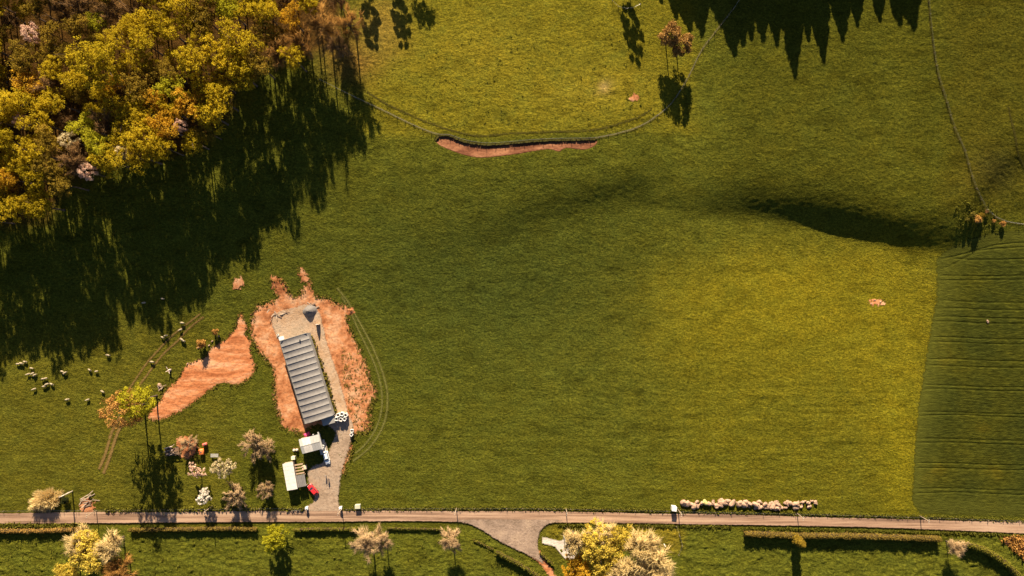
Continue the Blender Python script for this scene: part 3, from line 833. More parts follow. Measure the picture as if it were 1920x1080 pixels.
m_bark = simple('bark', (0.10, 0.065, 0.045), 0.95, 0.4, 4.0, bmp=0.05)
m_bark_pale = simple('pale_bark', (0.30, 0.22, 0.16), 0.95, 0.35, 4.0, bmp=0.05)
LM = {
    'yellow': leaf_mat('leaf_yellow_green', (0.28, 0.205, 0.010), (0.58, 0.42, 0.024), 0.42),
    'lime': leaf_mat('leaf_lime_green', (0.30, 0.27, 0.014), (0.56, 0.50, 0.035), 0.4),
    'bright': leaf_mat('leaf_bright_yellow', (0.40, 0.29, 0.028), (0.66, 0.50, 0.085)),
    'tuft': leaf_mat('tuft_blade', (0.065, 0.066, 0.010), (0.16, 0.14, 0.02), 0.1),
    'olive': leaf_mat('leaf_olive', (0.15, 0.105, 0.014), (0.36, 0.235, 0.03), 0.35),
    'golden': leaf_mat('leaf_golden', (0.44, 0.235, 0.015), (0.70, 0.42, 0.04), 0.35),
    'brown': leaf_mat('twig_brown', (0.16, 0.085, 0.032), (0.38, 0.215, 0.085), 0.15),
    'rust': leaf_mat('twig_rust', (0.30, 0.14, 0.035), (0.52, 0.28, 0.075), 0.15),
    'tan': leaf_mat('twig_tan', (0.36, 0.225, 0.11), (0.58, 0.40, 0.22), 0.2),
    'pink': leaf_mat('blossom_pink', (0.60, 0.38, 0.27), (0.86, 0.62, 0.46), 0.3),
    'cream': leaf_mat('blossom_cream', (0.48, 0.38, 0.20), (0.75, 0.62, 0.38), 0.3),
    'white': leaf_mat('blossom_white', (0.62, 0.52, 0.42), (0.85, 0.78, 0.68), 0.3),
    'straw': leaf_mat('twig_straw', (0.52, 0.37, 0.15), (0.82, 0.62, 0.30), 0.25),
    'pine': leaf_mat('needle_orange_green', (0.20, 0.105, 0.028), (0.44, 0.24, 0.07), 0.15),
    'dark': leaf_mat('needle_dark', (0.016, 0.020, 0.008), (0.040, 0.044, 0.014), 0.1),
    'hedge': leaf_mat('hedge_leaf', (0.13, 0.085, 0.018), (0.26, 0.18, 0.035), 0.15),
    'hedgegreen': leaf_mat('hedge_leaf_green', (0.10, 0.095, 0.012), (0.20, 0.17, 0.022), 0.15),
    'orange': leaf_mat('hedge_leaf_orange', (0.24, 0.13, 0.03), (0.46, 0.27, 0.07), 0.15),
    'weed': leaf_mat('weed_leaf', (0.12, 0.10, 0.015), (0.26, 0.20, 0.04), 0.2),
}
# shared crown shapes: (crown mesh, trunk mesh)
SHAPES = {}
def shape_leaf(key, seed, R, hc, th, r0, **k):
    cm = leaf_mesh('crown', seed, R, hc, **k); cm.materials.append(LM['yellow'])
    tm = trunk_mb(th, r0, R=R, seed=seed).mesh('trunk', m_bark, True)
    SHAPES[key] = (cm, tm)
def shape_twig(key, seed, R, hc, trunk_h, r0, bark, **k):
    mb, V, F, T = twig_crown(seed, R, hc, trunk_h, **k)
    cm = mesh_np('crown', V, F, attrs={'tone': T}); cm.materials.append(LM['tan'])
    mb.tube([(0, 0, -0.3), (0, 0, 0.3), (0.05, 0.03, trunk_h * 0.5), (0, 0, trunk_h * 1.05)], [r0 * 1.5, r0 * 1.1, r0 * 0.9, r0 * 0.5], 7)
    SHAPES[key] = (cm, mb.mesh('trunk', bark, True))
for i in range(8):
    shape_leaf(('wood', i), 100 + i, 6.4 - 0.3 * (i % 3), 14.2 + 0.8 * (i % 3), 15.5, 0.30, flat=0.8, nclump=84 + 5 * i, nleaf=40, size=0.40, spread=0.86, cr=(0.09, 0.19), low=-0.5, lobes=4 + i % 4)
for i in range(4):
    shape_twig(('wood_bare', i), 140 + i, 5.2, 15, 11.5, 0.26, m_bark, n_limb=10, n_twig=1800, tw=0.06, tl=1.7)
for i in range(2):
    shape_leaf(('wood_blossom', i), 160 + i, 4.6, 14.0, 14.0, 0.24, flat=0.85, nclump=30, nleaf=90, size=0.42, cr=(0.12, 0.26), spread=0.85)
for i in range(3):
    shape_twig(('orchard', i), 180 + i, 3.2, 3.6, 1.9, 0.16, m_bark_pale, n_limb=9, n_twig=1700, tw=0.05, tl=0.9)
for i in range(3):
    shape_leaf(('blossom', i), 190 + i, 2.4, 3.6, 3.6, 0.12, flat=0.8, nclump=56, nleaf=34, size=0.26, cr=(0.09, 0.19), spread=0.9, lobes=5, low=-0.5)
shape_leaf(('field', 0), 201, 4.6, 5.8, 6.0, 0.22, flat=0.95, nclump=80, nleaf=70, size=0.36, spread=0.85, cr=(0.10, 0.20), low=-0.6, lobes=5)
for i in range(3):
    shape_leaf(('big', i), 205 + i, 6.6, 9.5, 10, 0.3, flat=0.85, nclump=120, nleaf=75, size=0.40, spread=0.88, cr=(0.09, 0.18), low=-0.5, lobes=6)
shape_leaf(('tall', 0), 202, 6.2, 12.5, 14.5, 0.3, flat=1.15, nclump=80, nleaf=55, size=0.42, spread=0.85, cr=(0.10, 0.20), low=-0.8)
shape_leaf(('tall', 1), 203, 5.6, 12.0, 13.5, 0.26, flat=1.2, nclump=70, nleaf=70, size=0.42, spread=0.8, cr=(0.12, 0.22), low=-0.8)
for i in range(3):
    shape_twig(('fan', i), 210 + i, 3.8, 9, 6.4, 0.2, m_bark, n_limb=12, n_twig=2200, tw=0.065, tl=1.7, flat=1.0)
shape_leaf(('pine', 0), 220, 3.3, 8.4, 9.5, 0.17, flat=1.25, nclump=34, nleaf=110, size=0.42, spread=0.8, cr=(0.22, 0.34), low=-0.8)
shape_leaf(('pine', 1), 221, 3.6, 7.4, 8.6, 0.17, flat=1.1, nclump=34, nleaf=110, size=0.42, spread=0.8, cr=(0.22, 0.34), low=-0.8)
for i in range(3):
    shape_twig(('fantall', i), 214 + i, 3.9, 12, 9.3, 0.24, m_bark, n_limb=12, n_twig=2300, tw=0.06, tl=1.8, flat=1.0)
def shape_conifer(key, seed, h, R, z0, r0, n=3000, size=0.7, power=1.0):
    r = np.random.default_rng(seed)
    t = r.random(n) ** 0.8
    lay = np.round(t * 13) / 13 + r.normal(size=n) * 0.012
    z = z0 + (h - z0) * np.clip(lay, 0, 1)
    rad = R * (1 - np.clip(lay, 0, 0.98) ** power) * (0.25 + 0.75 * r.random(n) ** 0.5)
    th = r.random(n) * 6.283
    br = r.random((16, 12)); rad = rad * (0.45 + 0.75 * br[np.clip((np.clip(lay, 0, 1) * 15).astype(int), 0, 15), (th * 1.9).astype(int) % 12])
    p = np.stack([rad * np.cos(th), rad * np.sin(th), z - rad * 0.3], 1)
    nrm = unit(np.stack([np.cos(th) * 0.4, np.sin(th) * 0.4, np.ones(n)], 1) + 0.5 * r.normal(size=(n, 3)))
    V, F = quads(p, nrm, np.full(n, size), r, 1.3)
    cm = mesh_np('crown', V, F, attrs={'tone': r.random(n)}); cm.materials.append(LM['dark'])
    tm = MB().tube([(0, 0, -0.3), (0, 0, h * 0.5), (0, 0, h * 0.98)], [r0, r0 * 0.6, 0.05], 7).mesh('trunk', m_bark, True)
    SHAPES[key] = (cm, tm)
shape_conifer(('conifer', 0), 230, 21, 5.2, 2.0, 0.3, 10000, 1.0, 5.0)
shape_conifer(('conifer', 1), 231, 19, 3.7, 2.0, 0.28, 6500, 0.9, 4.5)
shape_leaf(('scots', 0), 232, 3.4, 13.2, 17, 0.2, flat=1.6, nclump=26, nleaf=120, size=0.55, spread=0.85, cr=(0.20, 0.32), low=-0.9)
shape_leaf(('bush', 0), 240, 1.9, 1.3, 1.5, 0.08, flat=0.8, nclump=18, nleaf=70, size=0.32, spread=0.65, cr=(0.26, 0.42), low=-0.3)
shape_leaf(('bush', 1), 241, 1.2, 1.0, 1.1, 0.06, flat=0.9, nclump=14, nleaf=60, size=0.28, spread=0.65, cr=(0.26, 0.42), low=-0.3)
def shape_dome(key, seed, R):
    r = np.random.default_rng(seed); n = 5200
    d = unit(r.normal(size=(n, 3))); d[:, 2] = np.abs(d[:, 2]); 
    lob = 1 + 0.22 * np.sin(3 * np.arctan2(d[:, 1], d[:, 0]) + 1) * np.sin(4 * d[:, 2] + 2) + 0.14 * np.sin(7 * np.arctan2(d[:, 1], d[:, 0]) + 5 * d[:, 2])
    p0 = d * (R * lob * (0.45 + 0.35 * r.random(n)))[:, None] * np.array([1.2, 0.8, 0.75])
    dd = unit(d + 0.25 * r.normal(size=(n, 3)) + np.array([0, 0, 0.2]))
    e = p0 + dd * (R * (0.18 + 0.14 * r.random(n)))[:, None]
    sd_ = unit(np.cross(dd, r.normal(size=(n, 3)))) * 0.07
    V = np.stack([p0 - sd_, p0 + sd_, e], 1).reshape(-1, 3); F = np.arange(n * 3).reshape(n, 3)
    cm = mesh_np('crown', V, F, attrs={'tone': r.random(n)}); cm.materials.append(LM['tan'])
    mb = MB()
    for k in range(16):
        a = r.random() * 6.28; el = 0.4 + r.random()
        mb.tube([(0, 0, -0.2), (math.cos(a) * R * .3 * math.cos(el), math.sin(a) * R * .3 * math.cos(el), R * .3), (math.cos(a) * R * .7 * math.cos(el), math.sin(a) * R * .6 * math.cos(el), R * .6 * math.sin(el))], [0.09, 0.06, 0.02], 5, caps=False)
    SHAPES[key] = (cm, mb.mesh('stem', m_bark_pale, True))
shape_dome(('dome', 0), 250, 5.0)

def tree(key, loc, matk, label, cat='tree', name='tree', group=None, rz=None, scale=1.0, sz=None):
    cm, tm = SHAPES[key]
    t = thing(name, loc, label, cat, random.random() * 6.28 if rz is None else rz, group, scale)
    if sz: t.scale = (scale, scale, scale * sz)
    link('trunk', tm, t)
    c = link('crown', cm, t)
    c.material_slots[0].link = 'OBJECT'; c.material_slots[0].material = LM[matk]
    return t

# ------------------------------------------------------------------ the wood
NAMED = [  # crown px, kind
    (58, 62, 'pink', 0.75), (355, 198, 'golden', 0.85), (395, 215, 'yellow', 0.95), (128, 262, 'cream', 0.62), (165, 322, 'pink', 0.6), (338, 236, 'pink', 0.5), (40, 228, 'pink', 0.5),
    (180, 118, 'yellow', 1.3), (440, 76, 'yellow', 1.25), (70, 385, 'yellow', 0.95), (25, 390, 'yellow', 0.85), (245, 115, 'yellow', 0.75), (275, 262, 'yellow', 1.0),
    (415, 155, 'yellow', 0.62), (365, 120, 'yellow', 0.9), (75, 230, 'yellow', 0.95), (15, 335, 'golden', 0.8), (255, 200, 'yellow', 0.95), (60, 285, 'yellow', 0.95), (180, 40, 'lime', 0.7),
    (545, 30, 'golden', 0.8), (230, 285, 'cream', 0.5), (560, 75, 'rust', 0.9), (600, 45, 'rust', 1.0), (650, 40, 'rust', 0.9), (520, 100, 'rust', 0.8), (625, 80, 'brown', 0.8), (500, 60, 'olive', 0.8)]
def wood():
    W = []
    for x, y, k, s in NAMED: W.append((x, y, k, s))
    r = random.Random(5); tries = 0
    F = np.array(FOREST)
    while tries < 5000:
        tries += 1
        x = r.uniform(-215, 668); y = r.uniform(-66, 420)
        if sdf_poly(np.array([x]), np.array([y]), FOREST)[0] < 6: continue
        if any((x - a) ** 2 + ((y - b_) * 1.15) ** 2 < (37 * min(1, 0.55 + 0.45 * s)) ** 2 for a, b_, _, s in W): continue
        u = r.random()
        brownish = 0.62 * max(0, 1 - math.hypot(x - 20, y - 60) / 170) * 0.65 + max(0, min(1, (x - 470) / 150)) * 0.5 + max(0, 1 - math.hypot(x - 300, y - 20) / 90) * .3
        if u < brownish:
            k = r.choice(['brown', 'brown', 'rust'] if x > 430 else ['brown', 'brown', 'olive', 'olive'])
        else:
            k = r.choices(['yellow', 'lime', 'olive', 'golden', 'brown'], [0.56, 0.12, 0.15, 0.05, 0.12])[0]
        W.append((x, y, k, r.uniform(0.56, 0.95)))
    W.sort(key=lambda t: t[1])
    rows = {}
    for t in W:
        b_ = max(0, min(5, int((t[1] + 20) // 75))); rows.setdefault((b_, t[2]), []).append(t)
    rown = ["in the wood's top row", "in the wood's second row", "in the wood's third row", "in the wood's fourth row", "in the wood's fifth row", "on the wood's lowest corner"]
    desc = {'yellow': 'yellow-green leafy tree', 'lime': 'fresh lime-green tree', 'olive': 'dull olive tree', 'golden': 'golden-orange tree', 'brown': 'bare brown tree', 'rust': 'rusty orange twiggy tree', 'pink': 'pale pink blossoming tree', 'cream': 'cream-white blossoming tree'}
    for (b_, k), lst in rows.items():
        lst.sort()
        for i, (x, y, k, s) in enumerate(lst):
            place = 'the only such one' if len(lst) == 1 else (ORD[i] + ' such from left')
            lab = desc[k] + ' ' + rown[b_] + ', ' + place
            if k in ('brown', 'rust'): key = ('wood_bare', r.randrange(4))
            elif k in ('pink', 'cream'): key = ('wood_blossom', r.randrange(2))
            else: key = ('wood', r.randrange(8))
            hc = 15.8 * s if s > 0.9 else 15.8 * (0.40 + 0.60 * s / 0.9)
            if k in ('pink', 'cream'): hc = 14.8
            sz = hc / (14.5 * s)
            X, Y, z = PB(x, y, hc)
            tree(key, (float(X), float(Y), float(z)), k, lab, 'tree', 'woodland_tree', 'trees of the wood', scale=s, sz=sz * (1.0 if k in ('pink', 'cream') else r.uniform(0.92, 1.12)))
    print('wood trees', len(W))
wood()

# trees just beyond the top of the photograph: their shadows lie in it
def off_tree(key, tipx, tipy, h, h0, k, label, scale=1.0):
    L = h * scale * COT / S
    bx, by = tipx - L * math.tan(-SUN_AZ) , tipy - L
    loc = P(bx, by)
    tree(key, loc, k, label, 'tree', 'pine_tree' if key[0] != 'conifer' else 'fir_tree', 'trees beyond the top of the photo', scale=scale)
for i, (tx, ty, sc_) in enumerate([(1240, 14, 0.8), (1268, 48, 0.85), (1294, 74, 0.95), (1317, 80, 0.95), (1345, 40, 1.0), (1362, 62, 1.0), (1378, 97, 1.0), (1394, 72, 0.95), (1410, 55, 0.95), (1432, 48, 0.9), (1458, 60, 0.85), (1493, 113, 1.0), (1518, 50, 0.8), (1546, 88, 0.9), (1582, 48, 0.75), (1610, 20, 0.7), (1652, 18, 0.7), (1690, 26, 0.9), (1716, 34, 0.9)]):
    off_tree(('conifer', 1 if i in (8, 10, 11, 12, 13) else 0), tx, ty, 19 if i in (8, 10, 11, 12, 13) else 21, 2, 'dark', 'fir tree, %s from the left of the row beyond the top edge' % ORD[i], sc_)
off_tree(('scots', 0), 1192, 130, 18.5, 9, 'dark', 'tall lone pine beyond the top edge, left of the orange pines')
off_tree(('scots', 0), 700, 96, 18.5, 9, 'dark', 'narrow pine beyond the top edge beside the wood', 0.9)
off_tree(('scots', 0), 760, 108, 18.5, 9, 'dark', 'pine beyond the top edge, second out from the wood', 0.9)
off_tree(('wood', 1), 800, 74, 19, 9, 'olive', 'leafy tree beyond the top edge, third out from the wood', 0.75)
# pines standing in the paddock corner
tree(('pine', 0), P(1248, 80), 'pine', 'taller orange-brown pine, the upper of two in the paddock corner', 'tree', 'pine_tree', scale=1.08)
tree(('pine', 1), P(1268, 97), 'pine', 'shorter orange-brown pine right of its neighbour in the paddock corner', 'tree', 'pine_tree', scale=1.08)

# ------------------------------------------------------------------ single trees and bushes
T_ = tree
T_(('tall', 0), P(270, 757), 'rust', 'tall loose brownish tree left of the yellow-green one, above the farm track', sz=1.18)
T_(('tall', 1), P(294, 742), 'lime', 'tall yellow-green tree at the tip of the bare earth tongue', sz=1.18)
T_(('orchard', 1), P(486, 828), 'tan', 'largest bare tan tree in the orchard, left of the barn', 'tree', 'orchard_tree', scale=1.5)
T_(('orchard', 2), P(505, 840), 'tan', 'bare tan tree growing under the largest orchard tree', 'tree', 'orchard_tree', scale=0.9)
T_(('blossom', 0), P(376, 876), 'pink', 'pink blossoming fruit tree below the orange tank', 'tree', 'orchard_tree', scale=1.2)
T_(('blossom', 1), P(428, 866), 'cream', 'large cream blossoming fruit tree below the grey bench', 'tree', 'orchard_tree', scale=1.6)
T_(('blossom', 2), P(392, 924), 'white', 'white blossoming fruit tree just above the road', 'tree', 'orchard_tree', scale=1.15)
T_(('orchard', 0), P(449, 924), 'tan', 'wide bare tan fruit tree above the road, right of the white blossom', 'tree', 'orchard_tree', scale=1.2)
T_(('orchard', 1), P(505, 914), 'tan', 'small spiky orange-tan tree left of the white shed', 'tree', 'orchard_tree', scale=0.95)
T_(('orchard', 2), P(357, 828), 'tan', 'small bare tree on the scorched ground by the log heap', 'tree', 'orchard_tree', scale=0.85)
T_(('dome', 0), P(88, 936), 'straw', 'wide rounded tan bush beside the road', 'bush', 'round_bush', rz=0.35, scale=1.0)
T_(('bush', 0), P(125, 936), 'dark', 'dark evergreen bush at the foot of the tall pole', 'bush', 'round_bush', scale=0.8)
T_(('bush', 0), P(382, 644), 'rust', 'larger brown bush on the upper edge of the bare earth tongue', 'bush', 'round_bush', scale=0.95, sz=1.5)
T_(('bush', 1), P(406, 622), 'rust', 'smaller brown bush upper right on the edge of the bare earth', 'bush', 'round_bush', scale=1.05, sz=1.3)
T_(('field', 0), P(527, 1000), 'lime', 'bright lime-green round tree below the road', sz=1.0)
T_(('fantall', 0), P(698, 998), 'tan', 'left bare fan-shaped tan tree of the pair below the road', scale=1.05)
T_(('fantall', 1), P(724, 996), 'tan', 'right bare fan-shaped tan tree of the pair below the road', scale=0.85)
T_(('fantall', 2), P(849, 999), 'tan', 'lone bare fan-shaped tan tree left of the junction', scale=0.85)
T_(('fan', 1), P(232, 1006), 'straw', 'large bare straw-coloured tree at the bottom left, beside the yellow one', scale=1.25)
T_(('big', 0), P(196, 1022), 'bright', 'large yellow spring tree at the bottom left corner', scale=1.05)
T_(('big', 1), P(150, 1062), 'bright', 'smaller yellow tree at the bottom edge, leftmost of that group', scale=0.75)
T_(('fan', 2), P(178, 1004), 'straw', 'loose straw-coloured tree above the yellow tree at bottom left', scale=1.15)
T_(('fan', 0), P(244, 1052), 'rust', 'rusty twiggy tree at the bottom edge right of the yellow tree', scale=1.2)
T_(('big', 1), P(1112, 1004), 'bright', 'large bright yellow tree right of the junction', scale=1.0)
T_(('big', 2), P(1150, 998), 'bright', 'bright yellow tree overhanging the road, right of the largest yellow tree', scale=0.92)
T_(('big', 0), P(1080, 1050), 'golden', 'golden tree at the bottom edge right of the lane', scale=0.8)
T_(('big', 2), P(1126, 1052), 'bright', 'yellow tree at the bottom edge below the largest yellow tree', scale=0.9)
T_(('fan', 0), P(1192, 1010), 'straw', 'large pale bare tree right of the yellow trees', scale=1.5)
T_(('fan', 2), P(1222, 1038), 'straw', 'pale bare tree at the right end of the bottom tree group', scale=1.6)
T_(('fan', 1), P(1074, 996), 'straw', 'pale bare tree left of the yellow trees, by the pale drive', scale=1.15)
T_(('fan', 1), P(1170, 1050), 'straw', 'pale bare tree at the bottom edge right of the lower yellow tree', scale=1.5)
T_(('fan', 2), P(1130, 990), 'straw', 'pale bare tree behind the two yellow trees', scale=1.1)
T_(('fan', 1), P(1774, 1014), 'tan', 'small tan tree at the bend of the right-hand hedge', scale=0.8)
T_(('conifer', 1), P(1488, 1006), 'olive', 'slender dark tree standing in the right-hand hedge', scale=0.42, sz=1.3)
for i, (x, y, s, k, lab) in enumerate([(1830, 412, .8, 'rust', 'low rusty bramble right of centre on the shaded slope'), (1812, 412, .6, 'weed', 'low bramble, leftmost on the shaded slope'), (1822, 402, .55, 'weed', 'small bramble above the others on the shaded slope'),
                                (1862, 415, .6, 'rust', 'rusty bramble under the eastern fence, left one'), (1878, 420, .6, 'rust', 'rusty bramble under the eastern fence, right one'), (1848, 398, .6, 'brown', 'brown bramble at the bend of the eastern fence'),
                                (1838, 404, .6, 'olive', 'olive bramble on the shaded slope by the fence bend')]):
    T_(('bush', i % 2), P(x, y), k, lab, 'bush', 'bramble_bush', 'brambles on the shaded slope', scale=s)

# ------------------------------------------------------------------ hedges
m_core = simple('hedge_core_dark', (0.045, 0.03, 0.015), 1.0, 0.3, 3.0, spec=0)  # dark colour of the added core inside the hedges
def hedge(line_px, width, height, k, label, dens=26, leaf=0.3):
    pts = PXY(smooth_line(line_px, 3)); c0 = pts.mean(0); z0 = float(zt(c0[0], c0[1]))
    t = thing('hedge', (c0[0], c0[1], z0), label, 'hedge', 0, 'hedges along the road')
    d = np.gradient(pts, axis=0); d /= np.linalg.norm(d, axis=1)[:, None]; nr = np.stack([-d[:, 1], d[:, 0]], 1)
    zz = zt(pts[:, 0], pts[:, 1]) - z0
    hv = height * (1 + 0.30 * fbm(np.arange(len(pts)) * 0.3, np.zeros(len(pts)), 61, 2)); wv = width * (1 + 0.42 * fbm(np.arange(len(pts)) * 0.23, np.ones(len(pts)) * 3, 62, 2))
    rings = []
    for i, p in enumerate(pts):
        q = p - c0; w = wv[i] * 0.42; h = hv[i] * 0.9
        rings.append([Vector((q[0] + nr[i, 0] * a * w, q[1] + nr[i, 1] * a * w, zz[i] + b_ * h - 0.1 * (b_ == 0))) for a, b_ in ((-1, 0), (-1.05, .6), (-.8, .95), (0, 1.0), (.8, .95), (1.05, .6), (1, 0))])
    MB().loft(rings).build('branches', m_core, t, True)  # solid dark core added inside the leaves to stop the sun
    L = float(np.linalg.norm(np.diff(pts, axis=0), axis=1).sum())
    n = int(L * dens * (width * 0.6 + height))
    r = np.random.default_rng(int(line_px[0][0]) + 300)
    i = r.integers(0, len(pts), n); a = r.random(n) * math.pi
    jit = r.normal(size=(n, 3)) * 0.1
    w = wv[i] * 0.5 * (0.9 + 0.3 * r.random(n)); h = hv[i]
    u = np.cos(a); vv = np.sin(a) ** 0.55
    p = np.stack([pts[i, 0] - c0[0] + nr[i, 0] * u * w + d[i, 0] * r.normal(size=n) * 0.3, pts[i, 1] - c0[1] + nr[i, 1] * u * w + d[i, 1] * r.normal(size=n) * 0.3, zz[i] + vv * h * (0.95 + 0.12 * r.random(n))], 1) + jit
    nrm = unit(np.stack([nr[i, 0] * u, nr[i, 1] * u, vv], 1) + 0.5 * r.normal(size=(n, 3)))
    V, F = quads(p, nrm, np.full(n, leaf), r)
    tone = np.clip(0.5 + 0.45 * fbm(i * 0.4, i * 0.0 + 5, 63, 2) + 0.3 * r.normal(size=n), 0, 1)
    link('foliage', mesh_np('foliage', V, F, attrs={'tone': tone}), t, LM[k])
    return t
hedge([(-30, 993), (60, 994), (120, 992), (166, 990)], 1.3, 1.8, 'orange', 'clipped orange-brown hedge at the bottom left')
hedge([(246, 992), (330, 991), (420, 990), (482, 991)], 1.2, 1.6, 'hedge', 'clipped hedge between the bottom left trees and the lime-green tree')
hedge([(552, 992), (600, 991), (668, 991)], 1.0, 1.5, 'hedgegreen', 'short green hedge right of the lime-green tree')
hedge([(726, 990), (780, 991), (826, 992)], 0.8, 0.8, 'hedgegreen', 'low hedge between the fan-shaped trees')
hedge([(1394, 998), (1440, 1000), (1500, 1002), (1600, 1003), (1700, 1006), (1756, 1008)], 1.7, 2.6, 'hedge', 'long thick hedge below the road at the right')
hedge([(1796, 1014), (1830, 1024), (1862, 1040), (1892, 1064), (1916, 1092)], 1.8, 2.8, 'hedgegreen', 'tall diagonal hedge at the bottom right corner')
hedge([(930, 1033), (955, 1046), (980, 1060), (1010, 1080), (1030, 1098)], 1.2, 1.9, 'hedgegreen', 'diagonal hedge below the junction')
hedge([(888, 1012), (905, 1020), (925, 1030)], 0.6, 0.6, 'hedgegreen', 'low end of the diagonal hedge below the junction')
hedge([(1013, 1036), (1024, 1046), (1036, 1056)], 0.6, 1.2, 'hedgegreen', 'short dark hedge beside the red lane')
# banks and rough grass along the road as loose tufts
def scatter(name, spots, size, k, label, per=10, hgt=0.4, seed=3):
    """countless small tufts joined as one piece"""
    r = np.random.default_rng(seed); sp = np.asarray(spots, float)
    X, Y = PXY(sp).T; Z = zt(X, Y)
    n = len(X) * per; i = np.repeat(np.arange(len(X)), per)
    sz = size * (0.6 + 0.8 * r.random(len(X)))[i]
    p = np.stack([X[i] + r.normal(size=n) * sz * 0.4, Y[i] + r.normal(size=n) * sz * 0.4, Z[i] + 0.06 + hgt * sz * r.random(n)], 1)
    nrm = unit(r.normal(size=(n, 3)) + np.array([0, 0, 0.6]))
    V, F = quads(p, nrm, sz * 0.55, r)
    o = link(name, mesh_np(name, V, F, attrs={'tone': np.clip(r.random(len(X))[i] * 0.7 + 0.3 * r.random(n), 0, 1)}), None, LM[k])
    return tag(o, label, kind='stuff')
def along(line, n, w, seed):
    r = np.random.default_rng(seed); l = smooth_line(line, 2); i = r.integers(0, len(l), n)
    return l[i] + r.normal(size=(n, 2)) * w
def in_poly(poly, n, lo, hi, seed):
    r = np.random.default_rng(seed); P_ = np.array(poly); out = []
    pts = np.stack([r.uniform(P_[:, 0].min() - 12, P_[:, 0].max() + 12, 20 * n), r.uniform(P_[:, 1].min() - 12, P_[:, 1].max() + 12, 20 * n)], 1)
    s = sdf_poly(pts[:, 0], pts[:, 1], poly)
    return pts[(s > lo) & (s < hi)][:n]
scatter('weeds', in_poly(EARTH, 900, -6, 5, 1), 0.5, 'weed', 'weeds creeping over the edge of the red earth', 7, 0.5, 1)
scatter('weeds', in_poly([(640, 650), (690, 690), (706, 740), (694, 800), (660, 806), (652, 760), (640, 700)], 420, 0, 60, 2), 0.45, 'tuft', 'scattered weeds on the earth right of the barn', 6, 0.5, 2)
scatter('weeds', along([(583, 634), (596, 672), (608, 710), (620, 748), (628, 772)], 260, 2.0, 3), 0.9, 'weed', 'strip of yellow weeds along the barn wall', 9, 0.8, 3)
scatter('weeds', in_poly(PATCH, 240, -5, 2, 4), 0.5, 'weed', 'weeds along the edge of the bare earth tongue', 7, 0.5, 4)
scatter('verge_plants', along([(200, 956), (330, 955), (480, 953), (570, 954)], 700, 1.2, 5), 0.7, 'tuft', 'dark rough grass under the roadside fence, left', 8, 0.9, 5)
scatter('verge_plants', along([(650, 954), (860, 953), (1000, 953), (1250, 957), (1440, 961), (1700, 968), (1930, 976)], 1900, 1.2, 6), 0.6, 'tuft', 'dark rough grass under the roadside fence, right', 8, 0.8, 6)
scatter('verge_plants', along([(0, 985), (160, 985)], 420, 1.6, 7), 0.7, 'tuft', 'rough green verge at the bottom left', 8, 0.8, 7)
scatter('verge_plants', along([(1394, 990), (1560, 993), (1700, 997), (1830, 1000), (1920, 1005)], 700, 0.7, 8), 0.55, 'tuft', 'dark line of rough grass below the road at the right', 8, 0.8, 8)
scatter('verge_plants', along([(1050, 984), (1150, 985), (1260, 986), (1370, 988)], 420, 0.9, 9), 0.55, 'tuft', 'dark line of rough grass above the yellow trees', 8, 0.7, 9)
scatter('rough_grass', np.stack([rng.uniform(0, 480, 170), rng.uniform(1008, 1085, 170)], 1), 0.55, 'tuft', 'tussocks in the bottom left pasture', 8, 0.6, 10)
scatter('rough_grass', np.stack([rng.uniform(480, 1000, 170), rng.uniform(1008, 1085, 170)], 1), 0.55, 'tuft', 'dark tussocks in the pasture left of the junction', 7, 0.6, 11)
scatter('rough_grass', np.stack([rng.uniform(1790, 1870, 120), rng.uniform(380, 440, 120)], 1), 0.5, 'tuft', 'coarse growth on the shaded slope', 7, 0.6, 12)
scatter('rough_grass', np.stack([rng.uniform(690, 1230, 300), rng.uniform(60, 245, 300)], 1), 0.45, 'tuft', 'dark tussocks in the north paddock', 7, 0.5, 13)
scatter('bracken', in_poly([(1876, 1010), (1900, 1004), (1950, 1010), (1960, 1060), (1926, 1056), (1900, 1030)], 260, 0, 60, 14), 0.9, 'rust', 'rusty bracken at the bottom right corner', 10, 0.9, 14)

# ------------------------------------------------------------------ fences and poles
m_post = simple('fence_wood', (0.19, 0.14, 0.10), 0.9, 0.3, 6)
m_wire = simple('wire', (0.35, 0.33, 0.31), 0.5, 0.1, 4, metal=0.6)
post_me = MB().tube([(0, 0, -0.35), (0, 0, 1.15), (0, 0, 1.2)], [0.085, 0.08, 0.05], 6).mesh('fence_post', m_post)
def fence(line_px, spacing, label, group=None, h=1.15):
    pts = PXY(smooth_line(line_px, 2)); seg = np.linalg.norm(np.diff(pts, axis=0), axis=1); s = np.concatenate([[0], np.cumsum(seg)])
    n = max(2, int(s[-1] / spacing) + 1); q = np.linspace(0, s[-1], n)
    X = np.interp(q, s, pts[:, 0]); Y = np.interp(q, s, pts[:, 1]); Z = zb(X, Y)
    t = thing('wire_fence', (X[0], Y[0], float(Z[0])), label, 'fence', 0, group)
    tops = []
    for i in range(n):
        o = link('fence_post', post_me, t); loc = Vector((X[i] - X[0], Y[i] - Y[0], Z[i] - Z[0])); o.location = loc
        o.rotation_euler = (rng.normal() * 0.05, rng.normal() * 0.05, rng.random() * 3); k = 0.88 + 0.25 * rng.random(); o.scale = (1, 1, k); tops.append(loc)
    for zz in (0.4, 0.75, 1.05):
        MB().tube([p + Vector((0, 0.09, zz)) for p in tops], 0.012, 3, caps=False).build('wire', m_wire, t)
    return t
fence(PADDOCK_FENCE, 3.1, 'long curved wire fence round the north paddock, above the cut bank', 'wire fences')
fence([(-20, 958), (100, 957), (200, 956), (330, 955), (480, 953), (572, 953)], 5.0, 'wire fence above the road, left of the yard', 'wire fences')
